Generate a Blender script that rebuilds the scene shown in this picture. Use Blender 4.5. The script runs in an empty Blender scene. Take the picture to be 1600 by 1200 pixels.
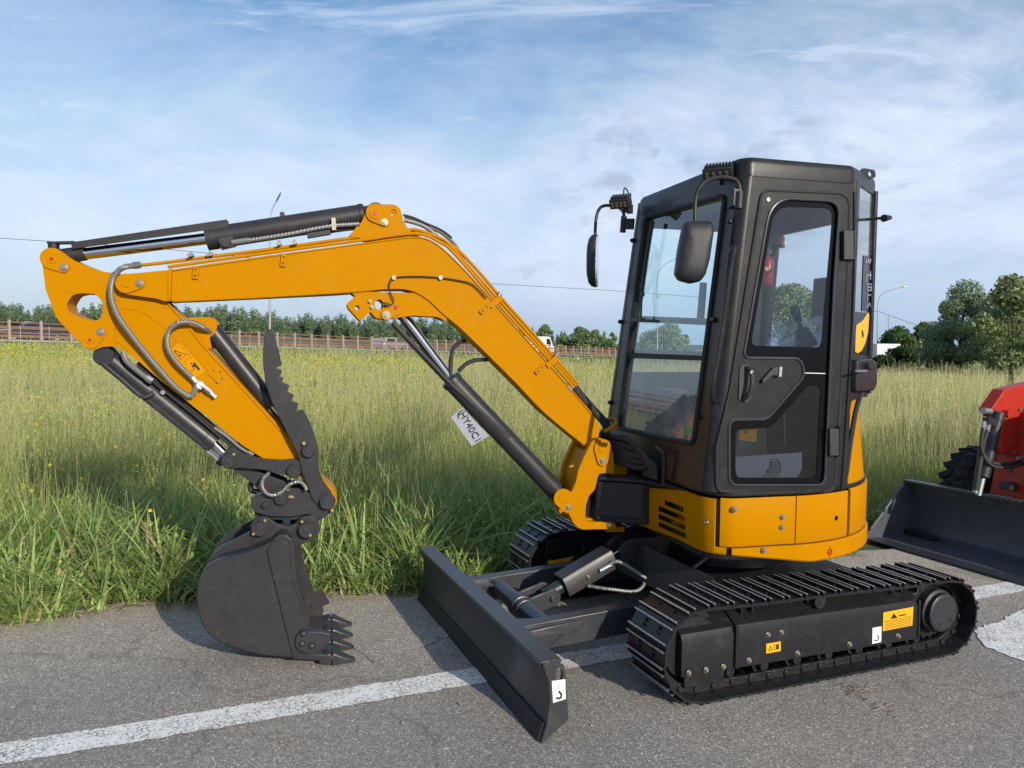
import bpy, math, random
import numpy as np
from mathutils import Vector, Matrix
from mathutils.geometry import tessellate_polygon
random.seed(5); RNG=np.random.default_rng(7)
S=bpy.context.scene; COL=S.collection
R=math.radians
# ------------------------------------------------------------------ camera
FPX=1210.0; HC=1.55; PITCH=math.atan(65/FPX); ROLL=.010
cf=Vector((0,math.cos(PITCH),-math.sin(PITCH))); _r=Vector((1,0,0)); _u=_r.cross(cf)
cr=_r*math.cos(ROLL)+_u*math.sin(ROLL); cu=-_r*math.sin(ROLL)+_u*math.cos(ROLL)
CP=Vector((0,0,HC))
cd=bpy.data.cameras.new('camera'); cam=bpy.data.objects.new('camera',cd); COL.objects.link(cam)
cd.sensor_width=36; cd.lens=FPX/1600*36; cd.clip_start=.05; cd.clip_end=6000
cam.matrix_world=Matrix(((cr.x,cu.x,-cf.x,0),(cr.y,cu.y,-cf.y,0),(cr.z,cu.z,-cf.z,HC),(0,0,0,1)))
S.camera=cam
# ------------------------------------------------------------------ world, sun, exposure
SUN_AZ=-56.; SUN_EL=21.
w=bpy.data.worlds.new("World"); S.world=w; w.use_nodes=True
nt=w.node_tree; N=nt.nodes; Lk=nt.links; N.clear()
def wn(t,**k):
    n=N.new(t)
    for a,b in k.items(): setattr(n,a,b)
    return n
out=wn('ShaderNodeOutputWorld'); bg=wn('ShaderNodeBackground'); bg.inputs[1].default_value=.135
sky=wn('ShaderNodeTexSky',sky_type='NISHITA',sun_disc=False,sun_elevation=R(SUN_EL),sun_rotation=R(90-SUN_AZ),air_density=1.0,dust_density=.6,ozone_density=1.6)
tc=wn('ShaderNodeTexCoord'); sp=wn('ShaderNodeSeparateXYZ'); Lk.new(tc.outputs['Generated'],sp.inputs[0])
def mth(op,a,b=None,c=None,clamp=False):
    n=wn('ShaderNodeMath',operation=op); n.use_clamp=clamp
    for i,v in enumerate((a,b,c)):
        if v is None: continue
        if isinstance(v,(int,float)): n.inputs[i].default_value=v
        else: Lk.new(v,n.inputs[i])
    return n.outputs[0]
zc=mth('ADD',mth('MAXIMUM',sp.outputs[2],0.0),.16)
cx=mth('DIVIDE',sp.outputs[0],zc); cy=mth('DIVIDE',sp.outputs[1],zc)
cb=wn('ShaderNodeCombineXYZ'); Lk.new(cx,cb.inputs[0]); Lk.new(cy,cb.inputs[1])
def noise(vec,scale,detail,rough,sx=1,sy=1,rot=0,loc=(0,0,0),dist=0):
    m=wn('ShaderNodeMapping'); m.inputs['Scale'].default_value=(sx,sy,1); m.inputs['Rotation'].default_value=(0,0,rot); m.inputs['Location'].default_value=loc
    Lk.new(vec,m.inputs[0]); n=wn('ShaderNodeTexNoise'); n.inputs['Scale'].default_value=scale; n.inputs['Detail'].default_value=detail; n.inputs['Roughness'].default_value=rough; n.inputs['Distortion'].default_value=dist
    Lk.new(m.outputs[0],n.inputs['Vector']); return n.outputs['Fac']
def ramp(v,pts):
    r=wn('ShaderNodeValToRGB'); Lk.new(v,r.inputs[0]); e=r.color_ramp.elements
    while len(e)<len(pts): e.new(.5)
    for i,(p,c) in enumerate(pts): e[i].position=p; e[i].color=(c,c,c,1)
    return r.outputs[0]
dirv=tc.outputs['Generated']
def noise3(scale,detail,rough,sc=(1,1,1),rot=(0,0,0),loc=(0,0,0),dist=0):
    m=wn('ShaderNodeMapping'); m.inputs['Scale'].default_value=sc; m.inputs['Rotation'].default_value=rot; m.inputs['Location'].default_value=loc
    Lk.new(dirv,m.inputs[0]); n=wn('ShaderNodeTexNoise'); n.inputs['Scale'].default_value=scale; n.inputs['Detail'].default_value=detail; n.inputs['Roughness'].default_value=rough; n.inputs['Distortion'].default_value=dist
    Lk.new(m.outputs[0],n.inputs['Vector']); return n.outputs['Fac']
nA=noise3(2.6,12,.62,(1,1,2.3),(0,.25,.2),(4.1,2.4,.6),.5)
nW=noise(cb.outputs[0],1.5,10,.62,1,2.2,R(-38),(2.7,6.2,0),.9)
nB=noise3(17,8,.60,(1,1,2.4),(0,.1,0),(1.3,7.7,2.1),.3)
nC=noise3(5,4,.5,(1,1,2.0),(0,0,0),(8.2,3.3,1.1))
prof_=ramp(sp.outputs[2],[(.0,.90),(.12,.86),(.22,.62),(.29,.34),(.40,.06)])
shape=ramp(mth('ADD',mth('MULTIPLY',nA,.80),mth('MULTIPLY',nB,.20)),[(.36,0),(.54,.65),(.68,1)])
right=ramp(mth('ADD',mth('MULTIPLY',sp.outputs[0],.8),.5),[(.10,.0),(.55,.30),(.80,.62)])
cov=mth('ADD',mth('MULTIPLY',prof_,.85),mth('MULTIPLY',shape,mth('ADD',mth('MULTIPLY',right,.75),.28)))
wis=mth('MULTIPLY',ramp(nW,[(.48,0),(.64,.85)]),ramp(sp.outputs[2],[(.14,0),(.26,1)]))
cov=mth('MAXIMUM',cov,wis)
cov=mth('MULTIPLY',cov,.96,clamp=True)
puff=mth('MULTIPLY',mth('MULTIPLY',ramp(nB,[(.48,0),(.62,1)]),ramp(nC,[(.46,0),(.60,1)])),mth('MULTIPLY',ramp(sp.outputs[2],[(.05,0),(.10,1),(.24,1),(.32,0)]),ramp(mth('ADD',sp.outputs[0],.5),[(.30,.15),(.62,1)])))
ccol=wn('ShaderNodeMix',data_type='RGBA'); Lk.new(ramp(nA,[(.35,.0),(.65,1.0)]),ccol.inputs[0]); ccol.inputs[6].default_value=(3.7,4.7,6.35,1); ccol.inputs[7].default_value=(5.3,5.95,7.0,1)
pc=wn('ShaderNodeMix',data_type='RGBA'); Lk.new(mth('MULTIPLY',puff,.75),pc.inputs[0]); Lk.new(ccol.outputs[2],pc.inputs[6]); pc.inputs[7].default_value=(2.9,3.6,4.7,1)
lowc=wn('ShaderNodeMix',data_type='RGBA'); Lk.new(ramp(sp.outputs[2],[(.0,0),(.07,.75),(.12,1)]),lowc.inputs[0]); lowc.inputs[6].default_value=(2.7,3.6,4.9,1); Lk.new(pc.outputs[2],lowc.inputs[7])
mix=wn('ShaderNodeMix',data_type='RGBA'); Lk.new(cov,mix.inputs[0])
hs=wn('ShaderNodeHueSaturation'); hs.inputs['Saturation'].default_value=1.28; hs.inputs['Value'].default_value=.92; Lk.new(sky.outputs[0],hs.inputs['Color'])
Lk.new(hs.outputs[0],mix.inputs[6]); Lk.new(lowc.outputs[2],mix.inputs[7])
Lk.new(mix.outputs[2],bg.inputs[0]); Lk.new(bg.outputs[0],out.inputs[0])
ld=bpy.data.lights.new('sun','SUN'); ld.energy=4.3; ld.angle=R(.53); ld.color=(1,.90,.76)
sun=bpy.data.objects.new('sun',ld); COL.objects.link(sun)
sd=Vector((math.cos(R(SUN_EL))*math.cos(R(SUN_AZ)),math.cos(R(SUN_EL))*math.sin(R(SUN_AZ)),math.sin(R(SUN_EL))))
sun.rotation_euler=sd.to_track_quat('Z','Y').to_euler(); sun.location=sd*50
S.view_settings.view_transform='Standard'; S.view_settings.look='None'; S.view_settings.gamma=1; S.view_settings.exposure=0.12
S.render.engine='CYCLES'; S.cycles.max_bounces=8; S.cycles.transparent_max_bounces=24
S.cycles.use_denoising=True
# ------------------------------------------------------------------ geometry helpers
def ray(px,py): return cf+cr*((px-800)/FPX)-cu*((py-600)/FPX)
class Plane:
    def __init__(s,o,u,v):
        s.o=Vector(o); s.u=Vector(u).normalized(); v=Vector(v); s.v=(v-s.u*v.dot(s.u)).normalized(); s.n=s.u.cross(s.v)
    def hit(s,px,py):
        d=ray(px,py); t=(s.o-CP).dot(s.n)/d.dot(s.n); return CP+d*t
    def p(s,px,py): q=s.hit(px,py)-s.o; return (q.dot(s.u),q.dot(s.v))
    def P(s,pts): return [s.p(*q) for q in pts]
    def at(s,a,b,c=0): return s.o+s.u*a+s.v*b+s.n*c
    def off(s,c): return Plane(s.o+s.n*c,s.u,s.v)
class Frame:
    def __init__(s,o,deg):
        a=R(deg); s.o=Vector(o); s.x=Vector((math.cos(a),math.sin(a),0)); s.y=Vector((-math.sin(a),math.cos(a),0)); s.z=Vector((0,0,1))
    def w(s,p): return s.o+s.x*p[0]+s.y*p[1]+s.z*p[2]
    def l(s,q): d=Vector(q)-s.o; return Vector((d.dot(s.x),d.dot(s.y),d.z))
    def py(s,c): return Plane(s.w((0,c,0)),-s.x,s.z)      # side plane, normal +y, a = -x
    def px(s,c): return Plane(s.w((c,0,0)),s.y,s.z)       # front plane, normal +x, a = y
    def pz(s,c): return Plane(s.w((0,0,c)),s.x,s.y)
    def Y(s,px,py,c): return s.l(s.py(c).hit(px,py))
def fillet(poly,r,n=5):
    m=len(poly); o=[]
    rs=r if isinstance(r,(list,tuple)) else [r]*m
    for i in range(m):
        p=Vector(poly[i]); a=Vector(poly[i-1]); b=Vector(poly[(i+1)%m]); rr=rs[i]
        da=(a-p); db=(b-p); la=da.length; lb=db.length
        if rr<=1e-6 or la<1e-6 or lb<1e-6: o.append((p.x,p.y)); continue
        da/=la; db/=lb; c=max(-1,min(1,da.dot(db))); ang=math.acos(c)
        if ang>3.05: o.append((p.x,p.y)); continue
        t=min(rr/math.tan(ang/2),la*.49,lb*.49)
        A=p+da*t; Bq=p+db*t
        for k in range(n+1):
            s=k/n; q=A*(1-s)**2+p*2*s*(1-s)+Bq*s*s; o.append((q.x,q.y))
    return o
def cat(pts,n=8,closed=False):
    P=[Vector(p) for p in pts]; m=len(P); o=[]
    rng=range(m) if closed else range(m-1)
    for i in rng:
        if closed: p0,p1,p2,p3=P[i-1],P[i],P[(i+1)%m],P[(i+2)%m]
        else: p0=P[max(i-1,0)];p1=P[i];p2=P[i+1];p3=P[min(i+2,m-1)]
        for k in range(n):
            t=k/n; o.append(.5*((2*p1)+(p2-p0)*t+(2*p0-5*p1+4*p2-p3)*t*t+(3*p1-p0-3*p2+p3)*t**3))
    if not closed: o.append(P[-1])
    return o
class MB:
    def __init__(s): s.v=[]; s.f=[]; s.m=[]; s.mats=[]; s.cm=0
    def mat(s,m):
        if m not in s.mats: s.mats.append(m)
        s.cm=s.mats.index(m); return s
    def add(s,vs,fs):
        b=len(s.v); s.v+= [Vector(q) for q in vs]
        for f in fs: s.f.append(tuple(b+i for i in f)); s.m.append(s.cm)
    def prism(s,pl,poly,c0,c1,holes=()):
        loops=[list(poly)]+[list(h) for h in holes]
        top=[];bot=[];fs=[]; idx=0; allp=[]
        for lp in loops: allp+=lp
        n=len(allp); vs=[pl.at(a,b,c0) for a,b in allp]+[pl.at(a,b,c1) for a,b in allp]
        if len(loops)==1:
            fs.append(tuple(range(n))); fs.append(tuple(range(2*n-1,n-1,-1)))
        else:
            tri=tessellate_polygon([[Vector((a,b,0)) for a,b in lp] for lp in loops])
            for t in tri: fs.append(tuple(t)); fs.append(tuple(n+i for i in reversed(t)))
        st=0
        for lp in loops:
            k=len(lp)
            for i in range(k): a=st+i; b=st+(i+1)%k; fs.append((a,b,n+b,n+a))
            st+=k
        s.add(vs,fs); return s
    def box(s,fr,c,d):
        vs=[fr.w((c[0]+i*d[0]/2,c[1]+j*d[1]/2,c[2]+k*d[2]/2)) for i in(-1,1) for j in(-1,1) for k in(-1,1)]
        s.add(vs,[(0,1,3,2),(4,6,7,5),(0,4,5,1),(2,3,7,6),(0,2,6,4),(1,5,7,3)]); return s
    def boxp(s,p0,p1,u,wd,ht):   # bar from p0 to p1 with cross axis u
        p0=Vector(p0);p1=Vector(p1);d=(p1-p0).normalized();u=Vector(u);u=(u-d*u.dot(d)).normalized();v=d.cross(u)
        vs=[p+u*(i*wd/2)+v*(j*ht/2) for p in(p0,p1) for i,j in((-1,-1),(1,-1),(1,1),(-1,1))]
        s.add(vs,[(0,1,2,3),(7,6,5,4),(0,4,5,1),(1,5,6,2),(2,6,7,3),(3,7,4,0)]); return s
    def rev(s,p0,p1,prof,n=24):   # prof: (t in metres from p0, r)
        p0=Vector(p0);d=(Vector(p1)-p0).normalized();a=d.orthogonal().normalized();b=d.cross(a);vs=[];fs=[]
        for t,r in prof:
            for k in range(n): q=2*math.pi*k/n; vs.append(p0+d*t+a*(r*math.cos(q))+b*(r*math.sin(q)))
        for i in range(len(prof)-1):
            for k in range(n): fs.append((i*n+k,i*n+(k+1)%n,(i+1)*n+(k+1)%n,(i+1)*n+k))
        fs.append(tuple(reversed(range(n)))); fs.append(tuple(range((len(prof)-1)*n,len(prof)*n)))
        s.add(vs,fs); return s
    def cyl(s,p0,p1,r,n=24,r2=None,ch=0):
        L=(Vector(p1)-Vector(p0)).length; r2=r if r2 is None else r2
        if ch: return s.rev(p0,p1,[(0,r-ch),(ch,r),(L-ch,r2),(L,r2-ch)],n)
        return s.rev(p0,p1,[(0,r),(L,r2)],n)
    def disc(s,pl,px,py,r,c0,c1,n=24,ch=0):
        a,b=pl.p(px,py); return s.cyl(pl.at(a,b,c0),pl.at(a,b,c1),r,n,ch=ch)
    def tube(s,pts,r,n=8,k=6,smooth=True):
        P=cat(pts,k) if smooth and len(pts)>2 else [Vector(p) for p in pts]
        vs=[];fs=[];T=None;a=None
        for i,p in enumerate(P):
            t=(P[min(i+1,len(P)-1)]-P[max(i-1,0)]).normalized()
            if a is None: a=t.orthogonal().normalized()
            else: a=(a-t*a.dot(t)).normalized()
            b=t.cross(a); rr=r(i/(len(P)-1)) if callable(r) else r
            for q in range(n): g=2*math.pi*q/n; vs.append(p+a*(rr*math.cos(g))+b*(rr*math.sin(g)))
        for i in range(len(P)-1):
            for q in range(n): fs.append((i*n+q,i*n+(q+1)%n,(i+1)*n+(q+1)%n,(i+1)*n+q))
        fs.append(tuple(reversed(range(n)))); fs.append(tuple(range((len(P)-1)*n,len(P)*n)))
        s.add(vs,fs); return s
    def loft(s,loops,closed=True,caps=True):
        n=len(loops[0]);vs=[q for l in loops for q in l];fs=[]
        for i in range(len(loops)-1):
            for k in range(n if closed else n-1): fs.append((i*n+k,i*n+(k+1)%n,(i+1)*n+(k+1)%n,(i+1)*n+k))
        if caps: fs.append(tuple(reversed(range(n)))); fs.append(tuple(range((len(loops)-1)*n,len(loops)*n)))
        s.add(vs,fs); return s
    def tear(s,pl,a,ra,b,rb,c0,c1,n=10):
        A=Vector(pl.p(*a));Bq=Vector(pl.p(*b));d=(Bq-A);L=d.length;th=math.atan2(d.y,d.x);ph=math.acos(max(-1,min(1,(ra-rb)/L)))
        pts=[]
        for k in range(n+1):
            q=th+ph+(2*math.pi-2*ph)*k/n; pts.append((A.x+ra*math.cos(q),A.y+ra*math.sin(q)))
        for k in range(n+1):
            q=th-ph+2*ph*k/n; pts.append((Bq.x+rb*math.cos(q),Bq.y+rb*math.sin(q)))
        return s.prism(pl,pts,c0,c1)
    def bolt(s,pl,px,py,r=.009,c=0,m=None):
        a,b=pl.p(px,py); keep=s.cm; s.mat(m or M['zinc']); s.cyl(pl.at(a,b,c),pl.at(a,b,c+.003),r*1.45,14); s.cyl(pl.at(a,b,c+.003),pl.at(a,b,c+.011),r,6); s.cyl(pl.at(a,b,c+.011),pl.at(a,b,c+.015),r*.45,10); s.cm=keep; return s
    def build_split(s,name,parent=None,big=.10,**k):
        n=len(s.v); pr=list(range(n))
        def fd(i):
            while pr[i]!=i: pr[i]=pr[pr[i]]; i=pr[i]
            return i
        for f in s.f:
            a=fd(f[0])
            for j in f[1:]: pr[fd(j)]=a
        comp={}
        for i in range(n): comp.setdefault(fd(i),[]).append(i)
        info=[]
        for r_,ids in comp.items():
            P=[s.v[i] for i in ids]; lo=Vector([min(p[k2] for p in P) for k2 in range(3)]); hi=Vector([max(p[k2] for p in P) for k2 in range(3)]); info.append([r_,ids,(hi-lo).length,(hi+lo)/2])
        info.sort(key=lambda t:-t[2]); bigs=[t for t in info if t[2]>=big] or info[:1]
        own={t[0]:t[0] for t in bigs}
        for t in info:
            if t[0] in own: continue
            own[t[0]]=min(bigs,key=lambda b_:min((s.v[i]-t[3]).length for i in b_[1]))[0]
        out=[]
        for b_ in bigs:
            m=MB(); m.mats=list(s.mats); mp={}
            for f,mi in zip(s.f,s.m):
                if own[fd(f[0])]!=b_[0]: continue
                g=[]
                for i in f:
                    if i not in mp: mp[i]=len(m.v); m.v.append(s.v[i])
                    g.append(mp[i])
                m.f.append(tuple(g)); m.m.append(mi)
            out.append(m.build(name,parent,**k))
        return out[0]
    def build(s,name,parent=None,bevel=0,ang=35,inv=None,seg=2,smooth=True):
        me=bpy.data.meshes.new(name)
        root=parent
        while root is not None and root.parent is not None: root=root.parent
        mw=root.matrix_basis.inverted() if root is not None else Matrix()
        me.from_pydata([mw@q for q in s.v],[],s.f)
        for m in s.mats: me.materials.append(m)
        me.polygons.foreach_set('material_index',s.m)
        import bmesh
        bm=bmesh.new(); bm.from_mesh(me); bmesh.ops.recalc_face_normals(bm,faces=bm.faces); bm.to_mesh(me); bm.free()
        if smooth:
            me.shade_smooth(); me.set_sharp_from_angle(angle=R(ang))
        me.update()
        o=bpy.data.objects.new(name,me); COL.objects.link(o)
        if parent is not None: o.parent=parent
        if bevel:
            b=o.modifiers.new('bevel','BEVEL'); b.width=bevel; b.segments=seg; b.limit_method='ANGLE'; b.angle_limit=R(40); b.harden_normals=False
        return o
def thing(name,label,cat_,loc,rot=0,group=None):
    o=bpy.data.objects.new(name,None); COL.objects.link(o); o.location=loc; o.rotation_euler=(0,0,rot); o.empty_display_size=.2
    o.matrix_basis=Matrix.Translation(Vector(loc))@Matrix.Rotation(rot,4,'Z')
    o['label']=label;o['category']=cat_
    if group:o['group']=group
    return o
def tag(o,label=None,cat_=None,group=None,kind=None):
    for k,v in(('label',label),('category',cat_),('group',group),('kind',kind)):
        if v:o[k]=v
    return o
def text_tris(txt,size,extr=0):
    c=bpy.data.curves.new('t','FONT'); c.body=txt; c.size=size; c.resolution_u=3
    o=bpy.data.objects.new('t',c); COL.objects.link(o); dg=bpy.context.evaluated_depsgraph_get()
    me=bpy.data.meshes.new_from_object(o.evaluated_get(dg)); vs=[(v.co.x,v.co.y) for v in me.vertices]; fs=[tuple(p.vertices) for p in me.polygons]
    bpy.data.objects.remove(o); bpy.data.curves.remove(c); bpy.data.meshes.remove(me); return vs,fs
def put_text(mb,pl,txt,a,b,size,ang=0,c=.001,fx=1):
    vs,fs=text_tris(txt,size); ca,sa=math.cos(ang),math.sin(ang)
    mb.add([pl.at(a+(x*fx*ca-y*sa),b+(x*fx*sa+y*ca),c) for x,y in vs],fs)
# ------------------------------------------------------------------ materials
M={}
def newmat(name):
    m=bpy.data.materials.new(name); m.use_nodes=True; M[name]=m; return m,m.node_tree.nodes,m.node_tree.links,m.node_tree.nodes['Principled BSDF']
def setp(b,**k):
    for a,v in k.items():
        b.inputs[a.replace('_',' ')].default_value=v
def pmat(name,col,rough=.5,metal=0,coat=0,var=0,vs=6.0,bump=0,bs=200.0,rv=0,spec=.5,dust=0):
    m,n,l,b=newmat(name); b.inputs['Base Color'].default_value=(*col,1); b.inputs['Roughness'].default_value=rough; b.inputs['Metallic'].default_value=metal; b.inputs['Coat Weight'].default_value=coat; b.inputs['Coat Roughness'].default_value=.12; b.inputs['Specular IOR Level'].default_value=spec
    t=n.new('ShaderNodeTexCoord')
    if var or rv or dust:
        no=n.new('ShaderNodeTexNoise'); no.inputs['Scale'].default_value=vs; no.inputs['Detail'].default_value=7; no.inputs['Roughness'].default_value=.65; l.new(t.outputs['Object'],no.inputs['Vector'])
        if var:
            mx=n.new('ShaderNodeMix'); mx.data_type='RGBA'; l.new(no.outputs['Fac'],mx.inputs[0]); mx.inputs[6].default_value=(*[c*(1-var) for c in col],1); mx.inputs[7].default_value=(*[min(1,c*(1+var)) for c in col],1); last=mx.outputs[2]
            if dust:
                n2=n.new('ShaderNodeTexNoise'); n2.inputs['Scale'].default_value=vs*3.7; n2.inputs['Detail'].default_value=8; n2.inputs['Roughness'].default_value=.75; l.new(t.outputs['Object'],n2.inputs['Vector'])
                rr=n.new('ShaderNodeMapRange'); rr.inputs[1].default_value=.52; rr.inputs[2].default_value=.78; rr.inputs[4].default_value=dust; l.new(n2.outputs['Fac'],rr.inputs[0])
                m2=n.new('ShaderNodeMix'); m2.data_type='RGBA'; l.new(rr.outputs[0],m2.inputs[0]); l.new(last,m2.inputs[6]); m2.inputs[7].default_value=(.30,.26,.21,1); last=m2.outputs[2]
            l.new(last,b.inputs['Base Color'])
        if rv:
            mr=n.new('ShaderNodeMapRange'); mr.inputs[3].default_value=max(0,rough-rv); mr.inputs[4].default_value=min(1,rough+rv); l.new(no.outputs['Fac'],mr.inputs[0]); l.new(mr.outputs[0],b.inputs['Roughness'])
    if bump:
        nb=n.new('ShaderNodeTexNoise'); nb.inputs['Scale'].default_value=bs; nb.inputs['Detail'].default_value=3; l.new(t.outputs['Object'],nb.inputs['Vector'])
        bp=n.new('ShaderNodeBump'); bp.inputs['Strength'].default_value=bump; bp.inputs['Distance'].default_value=.002; l.new(nb.outputs['Fac'],bp.inputs['Height']); l.new(bp.outputs[0],b.inputs['Normal'])
    return m
pmat('yellow',(.455,.188,.0),.40,0,.0,spec=.03,var=.05,vs=2.5,bump=.10,bs=90,rv=.08,dust=.05)
pmat('grey',(.025,.0245,.028),.40,0,0,spec=.42,var=.16,vs=5,bump=.12,bs=160,rv=.10,dust=.10)
pmat('cabgrey',(.0145,.0150,.0168),.33,0,0,spec=.32,var=.14,vs=4,bump=.25,bs=260,rv=.10,dust=.10)
pmat('bladegrey',(.033,.035,.042),.36,0,0,spec=.6,var=.2,vs=3,bump=.15,bs=120,rv=.12,dust=.12)
pmat('black',(.012,.012,.014),.5,0,0,var=.2,bump=.15,rv=.1,dust=.04)
pmat('rubber',(.014,.014,.015),.7,0,0,var=.2,bump=.2,dust=.05)
pmat('plastic',(.020,.020,.022),.48,0,0,var=.1,bump=.5,bs=500)
pmat('track',(.014,.015,.018),.40,.2,0,var=.3,vs=14,bump=.3,bs=200,rv=.15,dust=.22)
pmat('trackedge',(.38,.37,.36),.40,.3,0,var=.3,vs=30,rv=.15)  # pale grouser tips: sun glints put into the colour
pmat('chrome',(.62,.63,.65),.10,1)
pmat('zinc',(.34,.31,.25),.36,.85,0,var=.2,vs=60)
pmat('steel',(.33,.34,.35),.45,.8,0,var=.15,vs=40)
pmat('brass',(.62,.47,.20),.35,.9)
pmat('cast',(.030,.029,.033),.40,.1,0,var=.25,vs=18,bump=.6,bs=90,rv=.12)
pmat('labelyellow',(.80,.40,.004),.4)
pmat('labelwhite',(.72,.74,.76),.45)
pmat('cardgrey',(.27,.29,.36),.55,var=.08,vs=20)  # white tag card with its shade put into the grey; also strip lettering
pmat('thatch',(.30,.24,.14),.9,var=.4,vs=30)
pmat('wornsteel',(.085,.090,.105),.45,.2,0,var=.35,vs=5,rv=.12,dust=.2)
pmat('labelblack',(.008,.008,.008),.45)
pmat('red',(.42,.012,.010),.4,0,.1,var=.08)
pmat('loader_red',(.40,.026,.014),.42,0,.03,spec=.3,var=.12,vs=4,bump=.1,rv=.1,dust=.06)
pmat('orange',(.85,.17,.01),.3)
pmat('labelpaint',(.56,.24,.0005),.4,spec=.1)
pmat('paper',(.46,.50,.60),.6,var=.06,vs=15)
pmat('galv',(.36,.37,.38),.5,.4,0,var=.15)
pmat('white_paint',(.72,.73,.74),.4)
pmat('carblue',(.02,.03,.06),.25,.2,.6)
pmat('carglass',(.02,.025,.03),.08)
pmat('corten',(.20,.105,.065),.7,0,0,var=.35,vs=1.5)
pmat('post_wood',(.34,.27,.23),.75,0,0,var=.3,vs=2.0)
pmat('bark',(.09,.065,.045),.9,0,0,var=.3,bump=.5,bs=20)
pmat('led',(.20,.17,.10),.35,.3)
pmat('light_alu',(.55,.56,.58),.35,.6)
pmat('seat',(.05,.055,.06),.6,var=.2)
def hose_mat(name,c1,c2,sc,rough=.4,metal=.5):
    m,n,l,b=newmat(name); t=n.new('ShaderNodeTexCoord'); wv=n.new('ShaderNodeTexWave'); wv.wave_type='BANDS'; wv.bands_direction='DIAGONAL'; wv.inputs['Scale'].default_value=sc; l.new(t.outputs['Object'],wv.inputs['Vector'])
    mx=n.new('ShaderNodeMix'); mx.data_type='RGBA'; l.new(wv.outputs['Fac'],mx.inputs[0]); mx.inputs[6].default_value=(*c1,1); mx.inputs[7].default_value=(*c2,1); l.new(mx.outputs[2],b.inputs['Base Color']); b.inputs['Roughness'].default_value=rough; b.inputs['Metallic'].default_value=metal
    bp=n.new('ShaderNodeBump'); bp.inputs['Strength'].default_value=.5; bp.inputs['Distance'].default_value=.003; l.new(wv.outputs['Fac'],bp.inputs['Height']); l.new(bp.outputs[0],b.inputs['Normal'])
hose_mat('hose_grey',(.12,.12,.115),(.34,.34,.32),60)
hose_mat('hose_black',(.010,.010,.012),(.03,.03,.034),60,.55,0)
def glass_mat(name,tint,refl=1.0,rough=.01,haze=0,hcol=(.5,.55,.6)):
    m,n,l,b=newmat(name); n.remove(b); o=n['Material Output']
    tr=n.new('ShaderNodeBsdfTransparent'); tr.inputs[0].default_value=(*tint,1); gl=n.new('ShaderNodeBsdfGlossy'); gl.inputs['Roughness'].default_value=rough; gl.inputs[0].default_value=(1,1,1,1)
    ge=n.new('ShaderNodeNewGeometry'); vd=n.new('ShaderNodeVectorMath'); vd.operation='DOT_PRODUCT'; l.new(ge.outputs['Incoming'],vd.inputs[0]); l.new(ge.outputs['Normal'],vd.inputs[1])
    ab=n.new('ShaderNodeMath'); ab.operation='ABSOLUTE'; l.new(vd.outputs['Value'],ab.inputs[0]); om=n.new('ShaderNodeMath'); om.operation='SUBTRACT'; om.inputs[0].default_value=1; l.new(ab.outputs[0],om.inputs[1])
    pw=n.new('ShaderNodeMath'); pw.operation='POWER'; l.new(om.outputs[0],pw.inputs[0]); pw.inputs[1].default_value=5; fr=n.new('ShaderNodeMath'); fr.operation='MULTIPLY_ADD'; l.new(pw.outputs[0],fr.inputs[0]); fr.inputs[1].default_value=.92; fr.inputs[2].default_value=.08; mu=n.new('ShaderNodeMath'); mu.operation='MULTIPLY'; mu.use_clamp=True; l.new(fr.outputs[0],mu.inputs[0]); mu.inputs[1].default_value=refl
    mx=n.new('ShaderNodeMixShader'); l.new(mu.outputs[0],mx.inputs[0]); l.new(tr.outputs[0],mx.inputs[1]); l.new(gl.outputs[0],mx.inputs[2]); last=mx
    if haze:
        df=n.new('ShaderNodeBsdfDiffuse'); df.inputs[0].default_value=(*hcol,1); m2=n.new('ShaderNodeMixShader'); no=n.new('ShaderNodeTexNoise'); no.inputs['Scale'].default_value=5; no.inputs['Detail'].default_value=8; t=n.new('ShaderNodeTexCoord'); l.new(t.outputs['Object'],no.inputs['Vector'])
        mr=n.new('ShaderNodeMapRange'); mr.inputs[1].default_value=.3; mr.inputs[2].default_value=.8; mr.inputs[3].default_value=haze*.3; mr.inputs[4].default_value=haze; l.new(no.outputs['Fac'],mr.inputs[0]); l.new(mr.outputs[0],m2.inputs[0]); l.new(mx.outputs[0],m2.inputs[1]); l.new(df.outputs[0],m2.inputs[2]); last=m2
    l.new(last.outputs[0],o.inputs[0]); return m
glass_mat('glass_teal',(.74,.92,.92),1.3,.01,.05)
glass_mat('glass_low',(.72,.80,.80),1.5,.02,.48,(.52,.56,.56))  # lower pane: pale milky reflection painted in as diffuse haze
glass_mat('glass_door',(.72,.78,.80),1.1,.01,.012)
glass_mat('glass_tint',(.30,.33,.36),.9,.01,0)
glass_mat('glass_rear',(.70,.78,.80),2.2,.01,.06)
glass_mat('film',(.80,.83,.86),2.5,.15,.35,(.6,.65,.7))
pmat('frit',(.004,.004,.005),.10,spec=.25)
pmat('mirror_glass',(.8,.82,.85),.03,1)
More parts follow.
